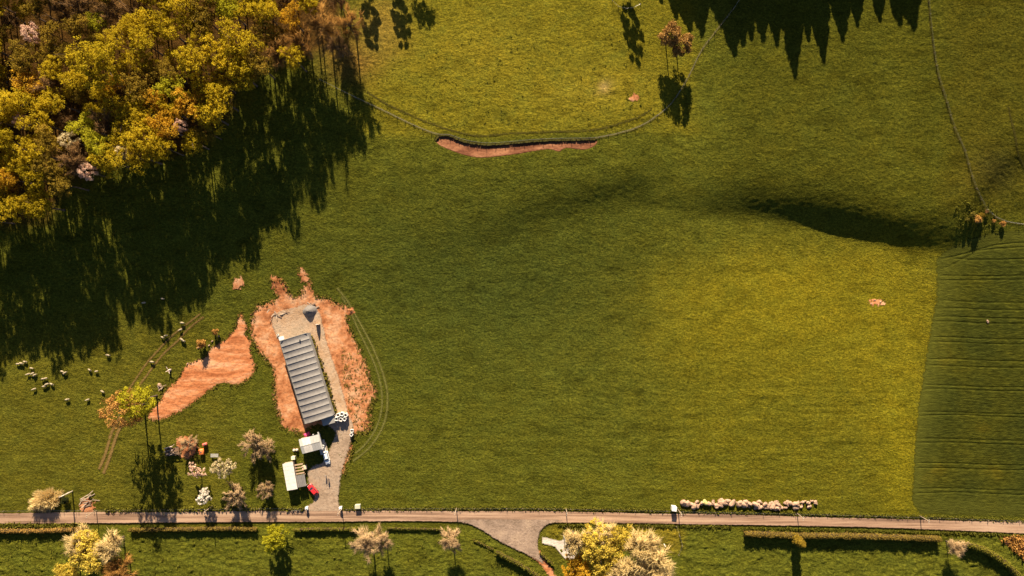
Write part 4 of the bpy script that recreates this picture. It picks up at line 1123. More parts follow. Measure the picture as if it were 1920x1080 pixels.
fence([(650, 954), (760, 953), (860, 953), (1000, 953), (1120, 955), (1250, 958), (1440, 962), (1700, 969), (1940, 977)], 5.3, 'wire fence above the road, right of the yard', 'wire fences')
fence(EAST_FENCE, 4.2, 'wire fence descending the eastern slope', 'wire fences')
fence([(1143, -12), (1146, 0), (1152, 8), (1162, 15), (1174, 18), (1186, 16), (1196, 12), (1201, 9)], 2.6, 'short curved fence at the top edge of the paddock', 'wire fences')
fence([(1268, 986), (1274, 1005), (1279, 1024), (1272, 1040)], 3.2, 'short fence right of the pale bare trees', 'wire fences')

m_pole = simple('pole_wood', (0.30, 0.22, 0.15), 0.85, 0.25, 5)
m_ins = simple('insulator', (0.75, 0.72, 0.68), 0.3, 0.05, 5)
pole_me = MB().tube([(0, 0, -0.5), (0, 0, 3.5), (0, 0, 6.6)], [0.15, 0.13, 0.1], 8).mesh('pole', m_pole, True)
arm_me = MB().box((0, 0.13, 6.25), (1.3, 0.1, 0.12)).mesh('crossarm', m_pole)
ins_me = MB().lathe([(0.05, 0), (0.07, 0.04), (0.045, 0.09), (0.06, 0.13), (0.02, 0.17)], 8).mesh('insulator', m_ins, True)
def pole(px, py, label, rz=0, s=1.0):
    t = thing('utility_pole', P(px, py), label, 'utility pole', rz, 'utility poles along the road', s)
    link('pole', pole_me, t); link('crossarm', arm_me, t)
    for x in (-0.55, 0, 0.55):
        o = link('insulator', ins_me, t); o.location = (x, 0.13, 6.31)
    return t
for i, (x, y) in enumerate([(182, 957), (398, 949), (642, 953), (856, 952), (1061, 953), (1271, 955), (1494, 962), (1724, 967)]):
    where = ['beside the cut branches', 'by the white blossom tree', 'at the yard gate', 'left of the junction', 'at the right corner of the junction', 'by the white cabin', 'below the end of the boulder row', 'at the corner of the crop field'][i]
    pole(x, y, 'wooden utility pole above the road ' + where, 1.5)
t = thing('timber_pole', P(136, 921), 'thick tall timber pole leaning over the dark evergreen bush', 'pole', 0)
MB().tube([(0, 0, -0.5), (0, 0, 3.5), (0.05, 0, 7.6)], [0.24, 0.22, 0.16], 10).build('pole', simple('bleached_wood', (0.55, 0.46, 0.36), 0.8, 0.15, 5), t, True)
MB().box((0, 0, 7.75), (0.5, 0.5, 0.3), taper=0.7).build('cap', m_pole, t)
MB().tube([(0.1, 0.1, 5.5), (1.0, 0.9, 4.0)], 0.05, 6).build('stay', m_pole, t)

# ------------------------------------------------------------------ the long barn
m_roof = simple('grey_sheeting', (0.185, 0.165, 0.155), 0.55, 0.16, 1.2, spec=0.3)
m_roof_lt = simple('pale_sheeting', (0.38, 0.355, 0.33), 0.55, 0.10, 1.0, spec=0.3)
m_hoop = simple('dark_steel', (0.10, 0.095, 0.09), 0.6, 0.1, 4)
m_wall_grey = simple('grey_wall', (0.26, 0.24, 0.22), 0.8, 0.15, 2)
m_dark = simple('black_parts_and_shade', (0.02, 0.018, 0.016), 0.9, 0.1, 2)  # cart wheels and eyes, also the painted shade inside the barn door
m_conc = simple('concrete', (0.46, 0.42, 0.38), 0.9, 0.12, 1.5)
def barn():
    EH = 4.3
    ax, ay, _ = PB(550.5, 632, EH); bx, by, _ = PB(598, 787, EH)
    A = Vector((float(ax), float(ay), 0)); B = Vector((float(bx), float(by), 0))
    c = (A + B) / 2; L = (B - A).length; W = 9.5
    z0 = float(zt(c.x, c.y))
    rz = math.atan2(A.y - B.y, A.x - B.x) - math.pi / 2        # local +y points up the photo
    t = thing('barn', (c.x, c.y, z0), 'long grey barn with fourteen sagging roof bays on red earth', 'barn', rz)
    N = 14; rise = 1.05; bay = L / N
    def roofz(x): return EH + rise * (1 - (2 * x / W) ** 2)
    for k in range(N):
        y0 = -L / 2 + k * bay; V = []; F = []; nx_, ny_ = 12, 7
        for j in range(ny_ + 1):
            v = j / ny_
            for i in range(nx_ + 1):
                x = -W / 2 - 0.15 + (W + 0.3) * i / nx_
                sag = 0.20 * (math.sin(math.pi * v)) + 0.08 * v
                V.append((x, y0 + 0.02 + (bay - 0.04) * v, roofz(max(-W / 2, min(W / 2, x))) - sag + 0.02))
        for j in range(ny_):
            for i in range(nx_):
                a = j * (nx_ + 1) + i; F.append((a, a + 1, a + nx_ + 2, a + nx_ + 1))
        MB().add(V, F).build('roof_panel', m_roof, t, True)
    for k in range(N + 1):
        y = -L / 2 + k * bay
        MB().tube([(x, y, roofz(x) - 0.06) for x in np.linspace(-W / 2, W / 2, 9)], 0.05, 5).build('hoop', m_hoop, t)
    for sgn in (-1, 1):
        MB().box((sgn * (W / 2 - 0.06), 0, EH / 2 - 0.1), (0.12, L - 0.1, EH + 0.1)).build('side_wall', m_wall_grey, t)
    prof = [(x, roofz(x) - 0.12) for x in np.linspace(-W / 2 + 0.15, W / 2 - 0.15, 9)]
    def gable(y, door):
        if door:
            V = []; poly = [(-W / 2 + .15, -0.1), (-2.4, -0.1), (-2.4, 3.4), (2.4, 3.4), (2.4, -0.1), (W / 2 - .15, -0.1)] + prof[::-1]
        else:
            poly = [(-W / 2 + .15, -0.1), (W / 2 - .15, -0.1)] + prof[::-1]
        n = len(poly); V = [(x, y - 0.05, z) for x, z in poly] + [(x, y + 0.05, z) for x, z in poly]
        F = [tuple(range(n - 1, -1, -1)), tuple(range(n, 2 * n))] + [(i, (i + 1) % n, n + (i + 1) % n, n + i) for i in range(n)]
        w = MB().add(V, F).build('end_wall', m_wall_grey, t)
        bm = bmesh.new(); bm.from_mesh(w.data); bmesh.ops.triangulate(bm, faces=[f for f in bm.faces if len(f.verts) > 4]); bm.to_mesh(w.data); bm.free()
        return w
    gable(L / 2 - 0.08, False); gable(-L / 2 + 0.08, True)
    MB().box((0, -L / 2 + 0.35, 1.65), (4.7, 0.1, 3.4)).build('doorway_shade', m_dark, t)  # near-black panel painted as the shade inside the door opening
    MB().box((0, L / 2 + 0.06, EH + 0.35), (W * 0.96, 0.12, 0.16)).build('ridge_flashing', m_roof_lt, t)
    MB().box((1.9, L / 2 - 1.6, roofz(1.9) + 0.12), (0.5, 0.5, 0.45), taper=0.8).build('roof_vent', m_hoop, t)
    can = MB().box((W / 2 - 2.15, -L / 2 - 1.15, 3.7), (4.2, 2.7, 0.12), M=Matrix.Rotation(-0.06, 3, 'Y')).build('canopy', simple('canopy_sheet', (0.27, 0.25, 0.23), 0.6, 0.08, 1), t)
    for x in (W / 2 - 4.0, W / 2 - 0.3):
        MB().box((x, -L / 2 - 2.35, 1.75), (0.14, 0.14, 3.7)).build('canopy_post', m_hoop, t)
    for sgn in (-1,):
        MB().box((sgn * (W / 2 + 0.2), 0, EH - 0.06), (0.16, L, 0.14)).build('gutter', m_hoop, t)
barn()
o = MB().prism([(-0.9, -2.3), (0.9, -2.1), (1.0, 2.2), (-0.8, 2.3)], 0.0, 0.34).build('concrete_slab', simple('pale_concrete', (0.60, 0.52, 0.45), 0.9, 0.08, 1))
o.location = P(629, 789); tag(o, 'narrow pale concrete slab beside the barn canopy', 'slab')

# ------------------------------------------------------------------ sheds and yard things
m_white_roof = simple('white_roof', (0.60, 0.55, 0.50), 0.6, 0.13, 1.1)
m_roof_old = simple('weathered_sheet', (0.58, 0.52, 0.46), 0.65, 0.14, 0.9)
m_shedwall = simple('shed_wall', (0.34, 0.27, 0.21), 0.85, 0.2, 2)
m_wood = simple('planks', (0.42, 0.28, 0.18), 0.85, 0.25, 4)
m_woodd = simple('dark_planks', (0.17, 0.10, 0.06), 0.85, 0.25, 4)
def frame_from(corners, h):
    """centre, size and turn of a roof given by its four corners in pixels (TL, TR, BR, BL)"""
    W = [Vector((float(a), float(b_), 0)) for a, b_, _ in (PB(x, y, h) for x, y in corners)]
    c = sum(W, Vector()) / 4; u = ((W[1] - W[0]) + (W[2] - W[3])) / 2; v = ((W[0] - W[3]) + (W[1] - W[2])) / 2
    return c, u.length, v.length, math.atan2(u.y, u.x)
def shed1():
    EH = 3.4
    c, w, d, rz = frame_from([(561, 824), (597, 814), (603, 842), (566, 851)], EH)
    t = thing('shed', (c.x, c.y, float(zt(c.x, c.y))), 'square shed with pale ridged sheet roof beside the white car', 'shed', rz)
    for s in (-1, 1):
        MB().box((s * (w / 2 - 0.25), 0, EH / 2 - 0.1), (0.12, d - 0.5, EH)).build('wall', m_shedwall, t)
        MB().box((0, s * (d / 2 - 0.25), EH / 2 - 0.1), (w - 0.38, 0.12, EH)).build('wall', m_shedwall, t)
    n = 7; pw = w / n
    for s in (-1, 1):
        for k in range(n):
            x = -w / 2 + (k + .5) * pw
            old = 1 <= k <= 3
            V = []; 
            for j, yy in ((0, 0.03), (1, d / 2)):
                z = EH + 0.45 - 0.42 * (yy / (d / 2))
                for q in range(5):
                    V.append((x - pw / 2 + 0.012 + (pw - 0.024) * q / 4, s * yy, z + (0.035 if q % 2 else 0)))
            F = [(q, q + 1, 6 + q, 5 + q) for q in range(4)]
            MB().add(V, F).build('roof_sheet', m_roof_old if old else m_roof_lt, t)
    MB().box((0, 0, EH + 0.43), (w, 0.24, 0.06)).build('ridge_cap', m_hoop, t)
    MB().box((w / 2 + 0.14, 0.25, EH - 0.05), (0.5, d + 1.0, 0.12)).build('side_roof', m_roof_lt, t)
    MB().box((-w / 2 + 1.5, -d / 2 + 0.18, 1.0), (1.0, 0.06, 2.0)).build('door', m_woodd, t)
    MB().box((w / 2 - 1.6, d / 2 + 0.3, EH + 0.02), (0.35, 0.35, 0.3)).build('vent', m_white_roof, t)
shed1()
def shed2():
    EH = 2.8
    c, w, d, rz = frame_from([(531, 870), (551, 866), (556, 917), (537, 920)], EH)
    t = thing('shed', (c.x, c.y, float(zt(c.x, c.y))), 'long white-roofed shed with a grey lean-to, left of the red car', 'shed', rz)
    for s in (-1, 1):
        MB().box((s * (w / 2 - 0.2), 0, EH / 2 - 0.1), (0.12, d - 0.4, EH)).build('wall', m_shedwall, t)
        MB().box((0, s * (d / 2 - 0.2), EH / 2 - 0.1), (w - 0.3, 0.12, EH)).build('wall', m_shedwall, t)
    n = 8; pl = d / n
    for k in range(n):
        y = -d / 2 + (k + .5) * pl
        V = []
        for i, xx in enumerate((-w / 2, 0, w / 2)):
            for q in (0, 1):
                V.append((xx, y - pl / 2 + 0.012 + q * (pl - 0.024), EH + 0.03 + (0.14 if i == 1 else 0) + 0.01 * (k % 2)))
        MB().add(V, [(0, 2, 3, 1), (2, 4, 5, 3)]).build('roof_sheet', m_white_roof, t)
    lw = 2.9; ld = 4.0
    for k in range(5):
        x = w / 2 + 0.08 + (k + .5) * lw / 5
        MB().box((x, -d / 2 + ld / 2 + 0.35, EH - 0.28 - 0.05 * k), (lw / 5 - 0.03, ld, 0.05)).build('leanto_sheet', m_roof, t)
    for y in (-d / 2 + 0.5, -d / 2 + ld + 0.1):
        MB().box((w / 2 + lw - 0.1, y, 1.05), (0.12, 0.12, 2.2)).build('leanto_post', m_wood, t)
    MB().box((w / 2 + lw / 2, -d / 2 + 0.45, 1.1), (lw - 0.3, 0.08, 2.1)).build('leanto_wall', m_shedwall, t)
    # open timber bay
    y0 = -d / 2 + ld + 0.7
    for k in range(4):
        MB().box((w / 2 + lw / 2 - 0.05, y0 + k * 1.0, 1.5 + 0.05 * (k % 2)), (lw - 0.1, 0.42 if k in (0, 3) else 0.3, 0.12)).build('board', m_wood, t)
    for x in (w / 2 + 0.2, w / 2 + lw - 0.2):
        MB().box((x, y0 + 1.5, 1.38), (0.12, 3.4, 0.12)).build('rail', m_woodd, t)
        for y in (y0 - 0.1, y0 + 3.1):
            MB().box((x, y, 0.65), (0.12, 0.12, 1.35)).build('bay_post', m_woodd, t)
shed2()

def crate(px, py, w, d, h, m, label, name, cat, rz=0.25, lid=None):
    t = thing(name, P(px, py), label, cat, rz)
    MB().box((0, 0, h / 2 - 0.03), (w, d, h), bev=0.04).build('body', m, t)
    MB().box((0, 0, h + 0.03), (w + 0.12, d + 0.12, 0.07), bev=0.02).build('lid', lid or m, t)
    MB().box((0, -d / 2 - 0.01, h * 0.5), (w * 0.5, 0.05, h * 0.45)).build('hatch', m_woodd, t)
    return t
m_cream = simple('cream_paint', (0.62, 0.55, 0.42), 0.6, 0.1, 2)
m_tan = simple('tan_board', (0.62, 0.46, 0.33), 0.7, 0.12, 2)
m_greenbox = simple('greenish_cabinet', (0.42, 0.41, 0.30), 0.6, 0.1, 2)
m_plastic = simple('white_plastic', (0.66, 0.63, 0.60), 0.5, 0.05, 2)
crate(552, 857, 1.2, 1.0, 1.7, m_cream, 'small cream box-like hut above the white-roofed shed', 'box_hut', 'hut', 0.1)
crate(572, 875, 1.3, 1.2, 1.3, m_tan, 'tan crate between the two sheds', 'crate', 'crate', 0.2)
crate(672, 948, 1.7, 1.2, 1.6, m_greenbox, 'greenish grey cabinet by the road, right of the yard gate', 'cabinet', 'cabinet', 0.05)
crate(1262, 951, 1.5, 1.4, 2.3, m_plastic, 'tall white cabin at the left end of the boulder row', 'cabin', 'cabin', -0.15)

def bulk_bag():
    t = thing('bulk_bag', (0, 0, 0), 'x', 'bulk bag')
    rings = []
    for z, s, r_ in ((0, 0.88, .2), (0.12, 1.0, .25), (0.6, 1.06, .3), (1.0, 1.0, .25), (1.12, 0.98, .22)):
        h = 0.5 * s; q = r_ * 0.5
        rings.append([Vector(p) for p in [(-h + q, -h, z), (h - q, -h, z), (h, -h + q, z), (h, h - q, z), (h - q, h, z), (-h + q, h, z), (-h, h - q, z), (-h, -h + q, z)]])
    top = [Vector((p.x * 0.72, p.y * 0.72, 1.1)) for p in rings[-1]]; inn = [Vector((p.x * 0.66, p.y * 0.66, 0.8)) for p in rings[-1]]
    MB().loft(rings + [top, inn]).build('sack', m_plastic, t, False)
    MB().lathe([(0.40, 0.72), (0.37, 0.84), (0.15, 0.93), (0.02, 0.95)], 10).build('filling', simple('dark_soil', (0.05, 0.035, 0.03), 0.95, 0.3, 6), t, True)
    for x, y in ((-.38, -.38), (.38, -.38), (.38, .38), (-.38, .38)):
        MB().tube([(x, y, 1.08), (x * 1.1, y * 1.1, 1.3), (x * 0.7, y * 0.95, 1.08)], 0.03, 5).build('loop', m_plastic, t)
    return t
bag0 = bulk_bag(); used = False
bags = [(633, 784, 0, 'lower left bag of the group beside the barn canopy'), (641, 785, 0, 'lower middle bag of the group beside the barn canopy'), (648, 784, 0, 'lower right bag of the group beside the barn canopy'),
        (636, 777, 0, 'upper left bag of the group beside the barn canopy'), (643, 775, 0, 'topmost bag of the group beside the barn canopy'), (650, 777, 0, 'upper right bag of the group beside the barn canopy'),
        (627, 779, 0, 'small bag on its own at the barn corner by the canopy'), (661, 807, 0, 'upper bag of the pair at the right edge of the yard'), (660, 814, 0, 'lower bag of the pair at the right edge of the yard'),
        (522, 628, 0, 'lone bag off the upper left corner of the barn'), (606, 836, 0, 'bag beside the shed in front of the white car')]
for i, (x, y, z, lab) in enumerate(bags):
    s = 0.6 if i in (6, 9) else 1.15 if i < 6 else 1.0
    loc = P(x, y); loc.z += 0.1
    lab = 'white bulk bag: ' + lab
    if i == 0:
        bag0.location = loc; bag0['label'] = lab; bag0['group'] = 'white bulk bags'; bag0.scale = (s, s, s * 1.5)
    else:
        c = copy_tree(bag0, loc, rng.random() * 1.5, s, lab)
        if i < 6: c.scale = (s, s, s * 1.5)

crate(529, 634, 1.6, 1.1, 0.9, m_plastic, 'white tank box against the upper left corner of the barn', 'tank_box', 'tank', 0.3)
# heap of grey gravel
def heap(px, py, R, h, m, label, name='gravel_heap', cat='heap', seed=1):
    r = np.random.default_rng(seed); V = []; F = []; nr, na = 10, 26
    for i in range(nr + 1):
        q = i / nr
        for k in range(na):
            a = 2 * math.pi * k / na; rr = R * q * (1 + 0.12 * math.sin(2 * a + 1) + 0.06 * r.normal() * (i > 0))
            V.append((rr * math.cos(a), rr * math.sin(a), h * (1 - q * q) ** 1.6 * (1 + 0.05 * r.normal()) - 0.12 * (i == nr)))
    for i in range(nr):
        for k in range(na):
            F.append((i * na + k, (i + 1) * na + k, (i + 1) * na + (k + 1) % na, i * na + (k + 1) % na))
    o = MB().add(V, F).build(name, m, None, True); o.location = P(px, py) + Vector((0, 0, 0.15)); tag(o, label, cat); return o
heap(581, 583, 2.4, 1.7, simple('grey_gravel', (0.15, 0.13, 0.12), 0.95, 0.25, 5, bmp=0.05), 'conical heap of dark grey gravel above the barn')
heap(657, 583, 0.9, 0.5, m_patch, 'small mound of red earth at the field edge', 'earth_mound', 'mound', 3)

# tall tapering board by the gravel track
t = thing('board_sign', P(597, 608), 'tall tapering board standing by the gravel track above the barn', 'board', 0.05)
MB().add([(-0.75, -0.04, 0), (0.75, -0.04, 0), (0.62, -0.04, 1.6), (0.12, -0.04, 2.9), (-0.12, -0.04, 2.9), (-0.62, -0.04, 1.6), (-0.75, 0.04, 0), (0.75, 0.04, 0), (0.62, 0.04, 1.6), (0.12, 0.04, 2.9), (-0.12, 0.04, 2.9), (-0.62, 0.04, 1.6)],
         [(5, 4, 3, 2, 1, 0), (6, 7, 8, 9, 10, 11)] + [(i, (i + 1) % 6, 6 + (i + 1) % 6, 6 + i) for i in range(6)]).build('panel', m_plastic, t)
for x in (-0.5, 0.5):
    MB().tube([(x, 0.08, -0.3), (x, 0.08, 1.7)], 0.05, 6).build('post', m_wood, t)

# rubble and planks
def plank_pile(px, py, n, spread, lab, name, cat, m, Lr=(1.0, 2.6), seed=1, rz=0, hgt=0.5):
    r = np.random.default_rng(seed)
    t = thing(name, P(px, py) + Vector((0, 0, 0.08)), lab, cat, rz)
    mats = m if isinstance(m, list) else [m]
    for k in range(n):
        L = r.uniform(*Lr); a = r.normal() * 0.5 + (0.25 if k % 3 else 1.2)
        z = 0.08 + hgt * (k / n)
        M = Matrix.Rotation(a, 3, 'Z') @ Matrix.Rotation(r.normal() * 0.12, 3, 'Y')
        MB().box((r.normal() * spread[0] * (1 - .4 * k / n), r.normal() * spread[1] * (1 - .4 * k / n), z), (L, 0.16 + 0.14 * r.random(), 0.10), M=M).build('plank', mats[k % len(mats)], t)
    return t
m_pl1 = simple('bleached_plank', (0.40, 0.30, 0.22), 0.8, 0.2, 3); m_pl2 = simple('brown_plank', (0.25, 0.16, 0.11), 0.9, 0.3, 3)
plank_pile(518, 592, 12, (1.1, 0.9), 'pile of pale broken planks at the left edge of the gravel pad', 'plank_pile', 'plank pile', [m_pl1, m_pl2, m_pl1], seed=2)
plank_pile(534, 586, 9, (1.3, 0.6), 'second scatter of planks right of the plank pile on the gravel pad', 'plank_pile', 'plank pile', [m_pl1, m_pl2], seed=3, hgt=0.3)
plank_pile(584, 571, 6, (1.0, 0.5), 'few planks lying above the gravel heap', 'plank_pile', 'plank pile', [m_pl1, m_pl2], seed=4, hgt=0.2)
plank_pile(167, 940, 14, (1.6, 1.6), 'scatter of pale cut branches beside the thick pole', 'branch_pile', 'branches', [m_pl1, m_bark_pale], (1.5, 3.5), 5, hgt=0.6)
plank_pile(302, 727, 7, (1.0, 0.6), 'pile of cut wood beside the tall yellow-green tree', 'branch_pile', 'branches', [m_pl2, m_pl1], (0.8, 1.8), 6, hgt=0.6)
# dead stump
t = thing('tree_stump', P(319, 694), 'pale pink dead tree stump on the left edge of the bare earth', 'stump', 0)
m_dead = simple('dead_wood', (0.62, 0.46, 0.40), 0.9, 0.15, 3)
MB().tube([(0, 0, -0.2), (0, 0, 0.7), (0.1, 0.1, 1.5)], [0.5, 0.35, 0.2], 8).build('trunk', m_dead, t, True)
for a, l in ((0.5, 1.3), (2.0, 1.5), (3.6, 1.0), (5.2, 1.2)):
    MB().tube([(0, 0, 0.9), (math.cos(a) * l * .5, math.sin(a) * l * .5, 1.5), (math.cos(a) * l, math.sin(a) * l, 1.7)], [0.17, 0.11, 0.04], 6).build('limb', m_dead, t)
# log-laden cart
t = thing('log_cart', P(326, 846), 'old cart heaped with logs and scrap in the orchard', 'cart', 0.08)
MB().box((0, 0, 0.75), (4.6, 2.6, 0.14)).build('bed', m_woodd, t)
for x in (-2.25, 2.25): MB().box((x, 0, 1.1), (0.1, 2.6, 0.6)).build('end_board', m_woodd, t)
tyre = MB().lathe([(0.25, -0.1), (0.42, -0.1), (0.45, -0.05), (0.45, 0.05), (0.42, 0.1), (0.25, 0.1)], 14).mesh('wheel', m_dark, True)
for x in (-1.4, 1.4):
    for y in (-1.35, 1.35):
        o = link('wheel', tyre, t); o.location = (x, y, 0.42); o.rotation_euler = (math.pi / 2, 0, 0)
MB().tube([(-2.3, 0, 0.65), (-3.6, 0, 0.45)], 0.06, 6).build('drawbar', m_hoop, t)
lr = np.random.default_rng(9)
for k in range(16):
    L = lr.uniform(1.2, 3.4); a = lr.normal() * 0.5
    c = Vector((lr.normal() * 0.8, lr.normal() * 0.7, 1.0 + 0.75 * k / 16)); d = Vector((math.cos(a), math.sin(a), lr.normal() * 0.15)) * L / 2
    MB().tube([c - d, c, c + d], [0.1, 0.13, 0.09], 6).build('log', [m_dead, m_bark, m_pl1, m_bark][k % 4], t)
# orange tank, red hopper, grey bench, post
m_orange = simple('orange_paint', (0.80, 0.20, 0.05), 0.45, 0.1, 2); m_red = simple('faded_red_paint', (0.66, 0.13, 0.10), 0.5, 0.12, 2)
def tank(px, py, w, d, h, m, label, rz, name='tank', cat='tank'):
    t = thing(name, P(px, py), label, cat, rz)
    MB().box((0, 0, h * 0.6), (w, d, h * 0.75), bev=0.2).build('vessel', m, t, True)
    MB().lathe([(0.25, 0), (0.27, 0.06), (0.2, 0.12)], 10, (0, 0, h * 0.975)).build('lid', m_hoop, t)
    for x in (-w * .32, w * .32):
        MB().box((x, 0, h * 0.12), (0.16, d * 0.9, h * 0.28)).build('skid', m_hoop, t)
tank(380, 846, 1.6, 2.0, 1.6, m_orange, 'bright orange rounded tank in the orchard grass', 0.1)
tank(386, 832, 1.5, 0.9, 1.5, m_red, 'faded red tank just above the orange one', 0.35)
t = thing('bench', P(404, 853), 'grey slatted bench-like frame right of the orange tank', 'bench', 0.0)
for k in range(4): MB().box((0, -0.45 + 0.3 * k, 0.9 + 0.02 * (k % 2)), (2.6, 0.2, 0.06)).build('slat', m_roof_lt, t)
for x in (-1.1, 1.1):
    for y in (-0.4, 0.4): MB().box((x, y, 0.42), (0.12, 0.12, 0.9)).build('leg', m_woodd, t)
t = thing('post', P(369, 829), 'short white-topped post left of the faded red tank', 'post', 0)
MB().tube([(0, 0, -0.2), (0, 0, 1.5)], 0.16, 8).build('shaft', m_cream, t); MB().lathe([(0.22, 0), (0.2, 0.1), (0.05, 0.18)], 8, (0, 0, 1.5)).build('cap', m_plastic, t)
t = thing('feeder', P(555, 843), 'pair of cream drums on a stand left of the square shed', 'drums', 0)
for x in (-0.45, 0.5): MB().lathe([(0.36, 0), (0.4, 0.3), (0.4, 0.8), (0.34, 0.9)], 12, (x, 0.1 * x, 0.3)).build('drum', m_cream, t, True)
MB().box((0, 0, 0.2), (2.0, 1.0, 0.3)).build('stand', m_woodd, t)
# pink tarpaulin behind the shed, slab beside it, plank
t = thing('tarpaulin', P(576, 815), 'crumpled magenta tarpaulin behind the square shed', 'tarpaulin', 0.5)
V = []; F = []
for j in range(7):
    for i in range(9):
        V.append(((i - 4) * 0.28, (j - 3) * 0.25, 0.35 + 0.5 * math.exp(-((i - 4) ** 2 + (j - 3) ** 2) / 9) + 0.1 * math.sin(i * 1.7 + j) - 0.35 * (i in (0, 8) or j in (0, 6))))
for j in range(6):
    for i in range(8): a = j * 9 + i; F.append((a, a + 1, a + 10, a + 9))
MB().add(V, F).build('sheet', simple('magenta_tarp', (0.62, 0.06, 0.16), 0.5, 0.15, 2), t, True)
o = MB().prism([(-1.1, -2.5), (1.1, -2.3), (1.0, 2.4), (-1.1, 2.4)], 0.0, 0.34).build('concrete_slab', m_conc); o.location = P(605, 838); o.rotation_euler = (0, 0, 0.2)
tag(o, 'grey concrete slab between the square shed and the white car', 'slab')
o = MB().box((0, 0, 0.45), (0.25, 3.4, 0.2)).build('timber_beam', m_pl1); o.location = P(613, 838); o.rotation_euler = (0, 0, 0.25)
tag(o, 'pinkish timber beam on the slab right of the bulk bag', 'beam')

# gate pillars
for px, py, lab in ((577, 951, 'left white gate pillar at the mouth of the yard'), (640, 951, 'right white gate pillar at the mouth of the yard')):
    t = thing('gate_pillar', P(px, py), lab, 'gate pillar', 0.1, 'gate pillars')
    MB().box((0, 0, 0.75), (0.8, 0.8, 1.6)).build('shaft', m_plastic, t); MB().box((0, 0, 1.61), (1.0, 1.0, 0.14), taper=0.85).build('cap', m_plastic, t)
    MB().lathe([(0.12, 0), (0.26, 0.15), (0.26, 0.32), (0.05, 0.45)], 10, (0, 0, 1.68)).build('finial', m_plastic, t, True)
m_gate = simple('gate_metal', (0.16, 0.14, 0.12), 0.6, 0.1, 3)
t = thing('field_gate', P(566, 955), 'open metal gate folded back against the left gate pillar', 'gate', 0.05)
for z in (0.25, 0.55, 0.85, 1.15): MB().box((-1.6, 0, z), (3.2, 0.05, 0.05)).build('rail', m_gate, t)
for x in (0, -1.6, -3.2): MB().box((x, 0, 0.6), (0.08, 0.07, 1.3)).build('stile', m_gate, t)

# pale drive stub by the yellow trees
sheet('drive', [(1017, 1006), (1034, 1010), (1050, 1014), (1062, 1008), (1076, 1012), (1082, 1040), (1072, 1050), (1058, 1046), (1048, 1034), (1040, 1024), (1016, 1018)], earth_mat('pale_drive', (0.50, 0.42, 0.36), (0.58, 0.50, 0.43), (0.6, 0.5, 0.42), 0.15), 0.3, 0.35, 0.3, 0, label='pale drive stub beside the junction', smoothpoly=False)
for px, py, lab in ((1057, 1004, 'slim pale gatepost by the pale drive, left'), (1245, 1020, 'slim pale post among the pale bare trees at right')):
    t = thing('post', P(px, py), lab, 'post', 0)
    MB().tube([(0, 0, -0.2), (0, 0, 2.6)], 0.13, 8).build('shaft', m_plastic, t); MB().lathe([(0.18, 0), (0.16, 0.1), (0.04, 0.16)], 8, (0, 0, 2.6)).build('cap', m_plastic, t)

# ------------------------------------------------------------------ boulders
m_rock = simple('pink_rock', (0.34, 0.21, 0.14), 0.9, 0.35, 1.6, bmp=0.08)
m_rock2 = simple('lichen_rock', (0.42, 0.34, 0.13), 0.9, 0.3, 1.6, bmp=0.08)
def rock_mesh(seed, n=2):
    r = np.random.default_rng(seed)
    bm = bmesh.new(); bmesh.ops.create_icosphere(bm, subdivisions=2, radius=1.0)
    dirs = unit(r.normal(size=(9, 3))); cut = 0.55 + 0.35 * r.random(9)
    for v in bm.verts:
        p = np.array(v.co)
        for d_, c_ in zip(dirs, cut):
            q = p @ d_
            if q > c_: p = p - d_ * (q - c_)
        v.co = Vector(p * (1 + 0.05 * r.normal()) * np.array([1.0, 0.85, 0.8]))
    me = bpy.data.meshes.new('boulder'); bm.to_mesh(me); bm.free(); me.materials.append(m_rock); return me
rocks = [rock_mesh(300 + i) for i in range(8)]
rr = random.Random(3); cnt = 0
def rock(px, py, s, label, group, m=None, dz=0.0):
    o = bpy.data.objects.new('boulder', rr.choice(rocks)); C.objects.link(o)
    o.location = P(px, py, dz) + Vector((0, 0, s * 0.35 + dz)); o.rotation_euler = (rr.uniform(-.4, .4), rr.uniform(-.4, .4), rr.uniform(0, 6.28)); o.scale = (s * rr.uniform(.85, 1.25), s * rr.uniform(.8, 1.1), s * rr.uniform(.75, 1.1))
    tag(o, label, 'boulder', group)
    if m: o.material_slots[0].link = 'OBJECT'; o.material_slots[0].material = m
    return o
row = []
for k in range(128):
    u = rr.random(); x = 1276 + u * 254
    yc = np.interp(x, [1275, 1300, 1340, 1380, 1420, 1470, 1500, 1532], [944, 944, 945, 941, 946, 947, 945, 943]); hw = np.interp(x, [1275, 1290, 1330, 1490, 1515, 1532], [1, 5, 5.5, 6.5, 8, 3])
    v = rr.uniform(-1, 1); s_ = rr.choice([rr.uniform(0.45, 0.8), rr.uniform(0.8, 1.35)]) if u < 0.85 else rr.uniform(0.4, 0.75)
    row.append((x, yc + v * hw, v, s_, u))
row.sort(); nth = {}
for x, y, v, s_, u in row:
    side = 'upper side' if v < -0.33 else 'lower side' if v > 0.33 else 'middle'
    nth[side] = nth.get(side, -1) + 1
    rock(x, y, s_, 'pinkish boulder, %s along the %s of the long row, counted from the left' % (ORD[nth[side]], side), 'boulders in the long row beside the road', dz=0.5 * (1 - abs(v)) * rr.random() * (u > 0.1))
rock(1322, 941, 1.25, 'largest boulder of the long row, yellow with lichen', None, m_rock2, 0.3)
for i, (x, y, s) in enumerate([(372, 652, 0.4), (392, 648, 0.4), (410, 630, 0.45), (398, 640, 0.4), (300, 722, 0.8), (352, 682, 0.4)]):
    rock(x, y, s, 'reddish stone %s, edge of the bare earth' % ['left of the larger brown bush', 'right of the larger brown bush', 'below the smaller brown bush', 'between the two brown bushes', 'beside the pile of cut wood', 'near the middle'][i], 'stones on the edge of the bare earth', m_rock)
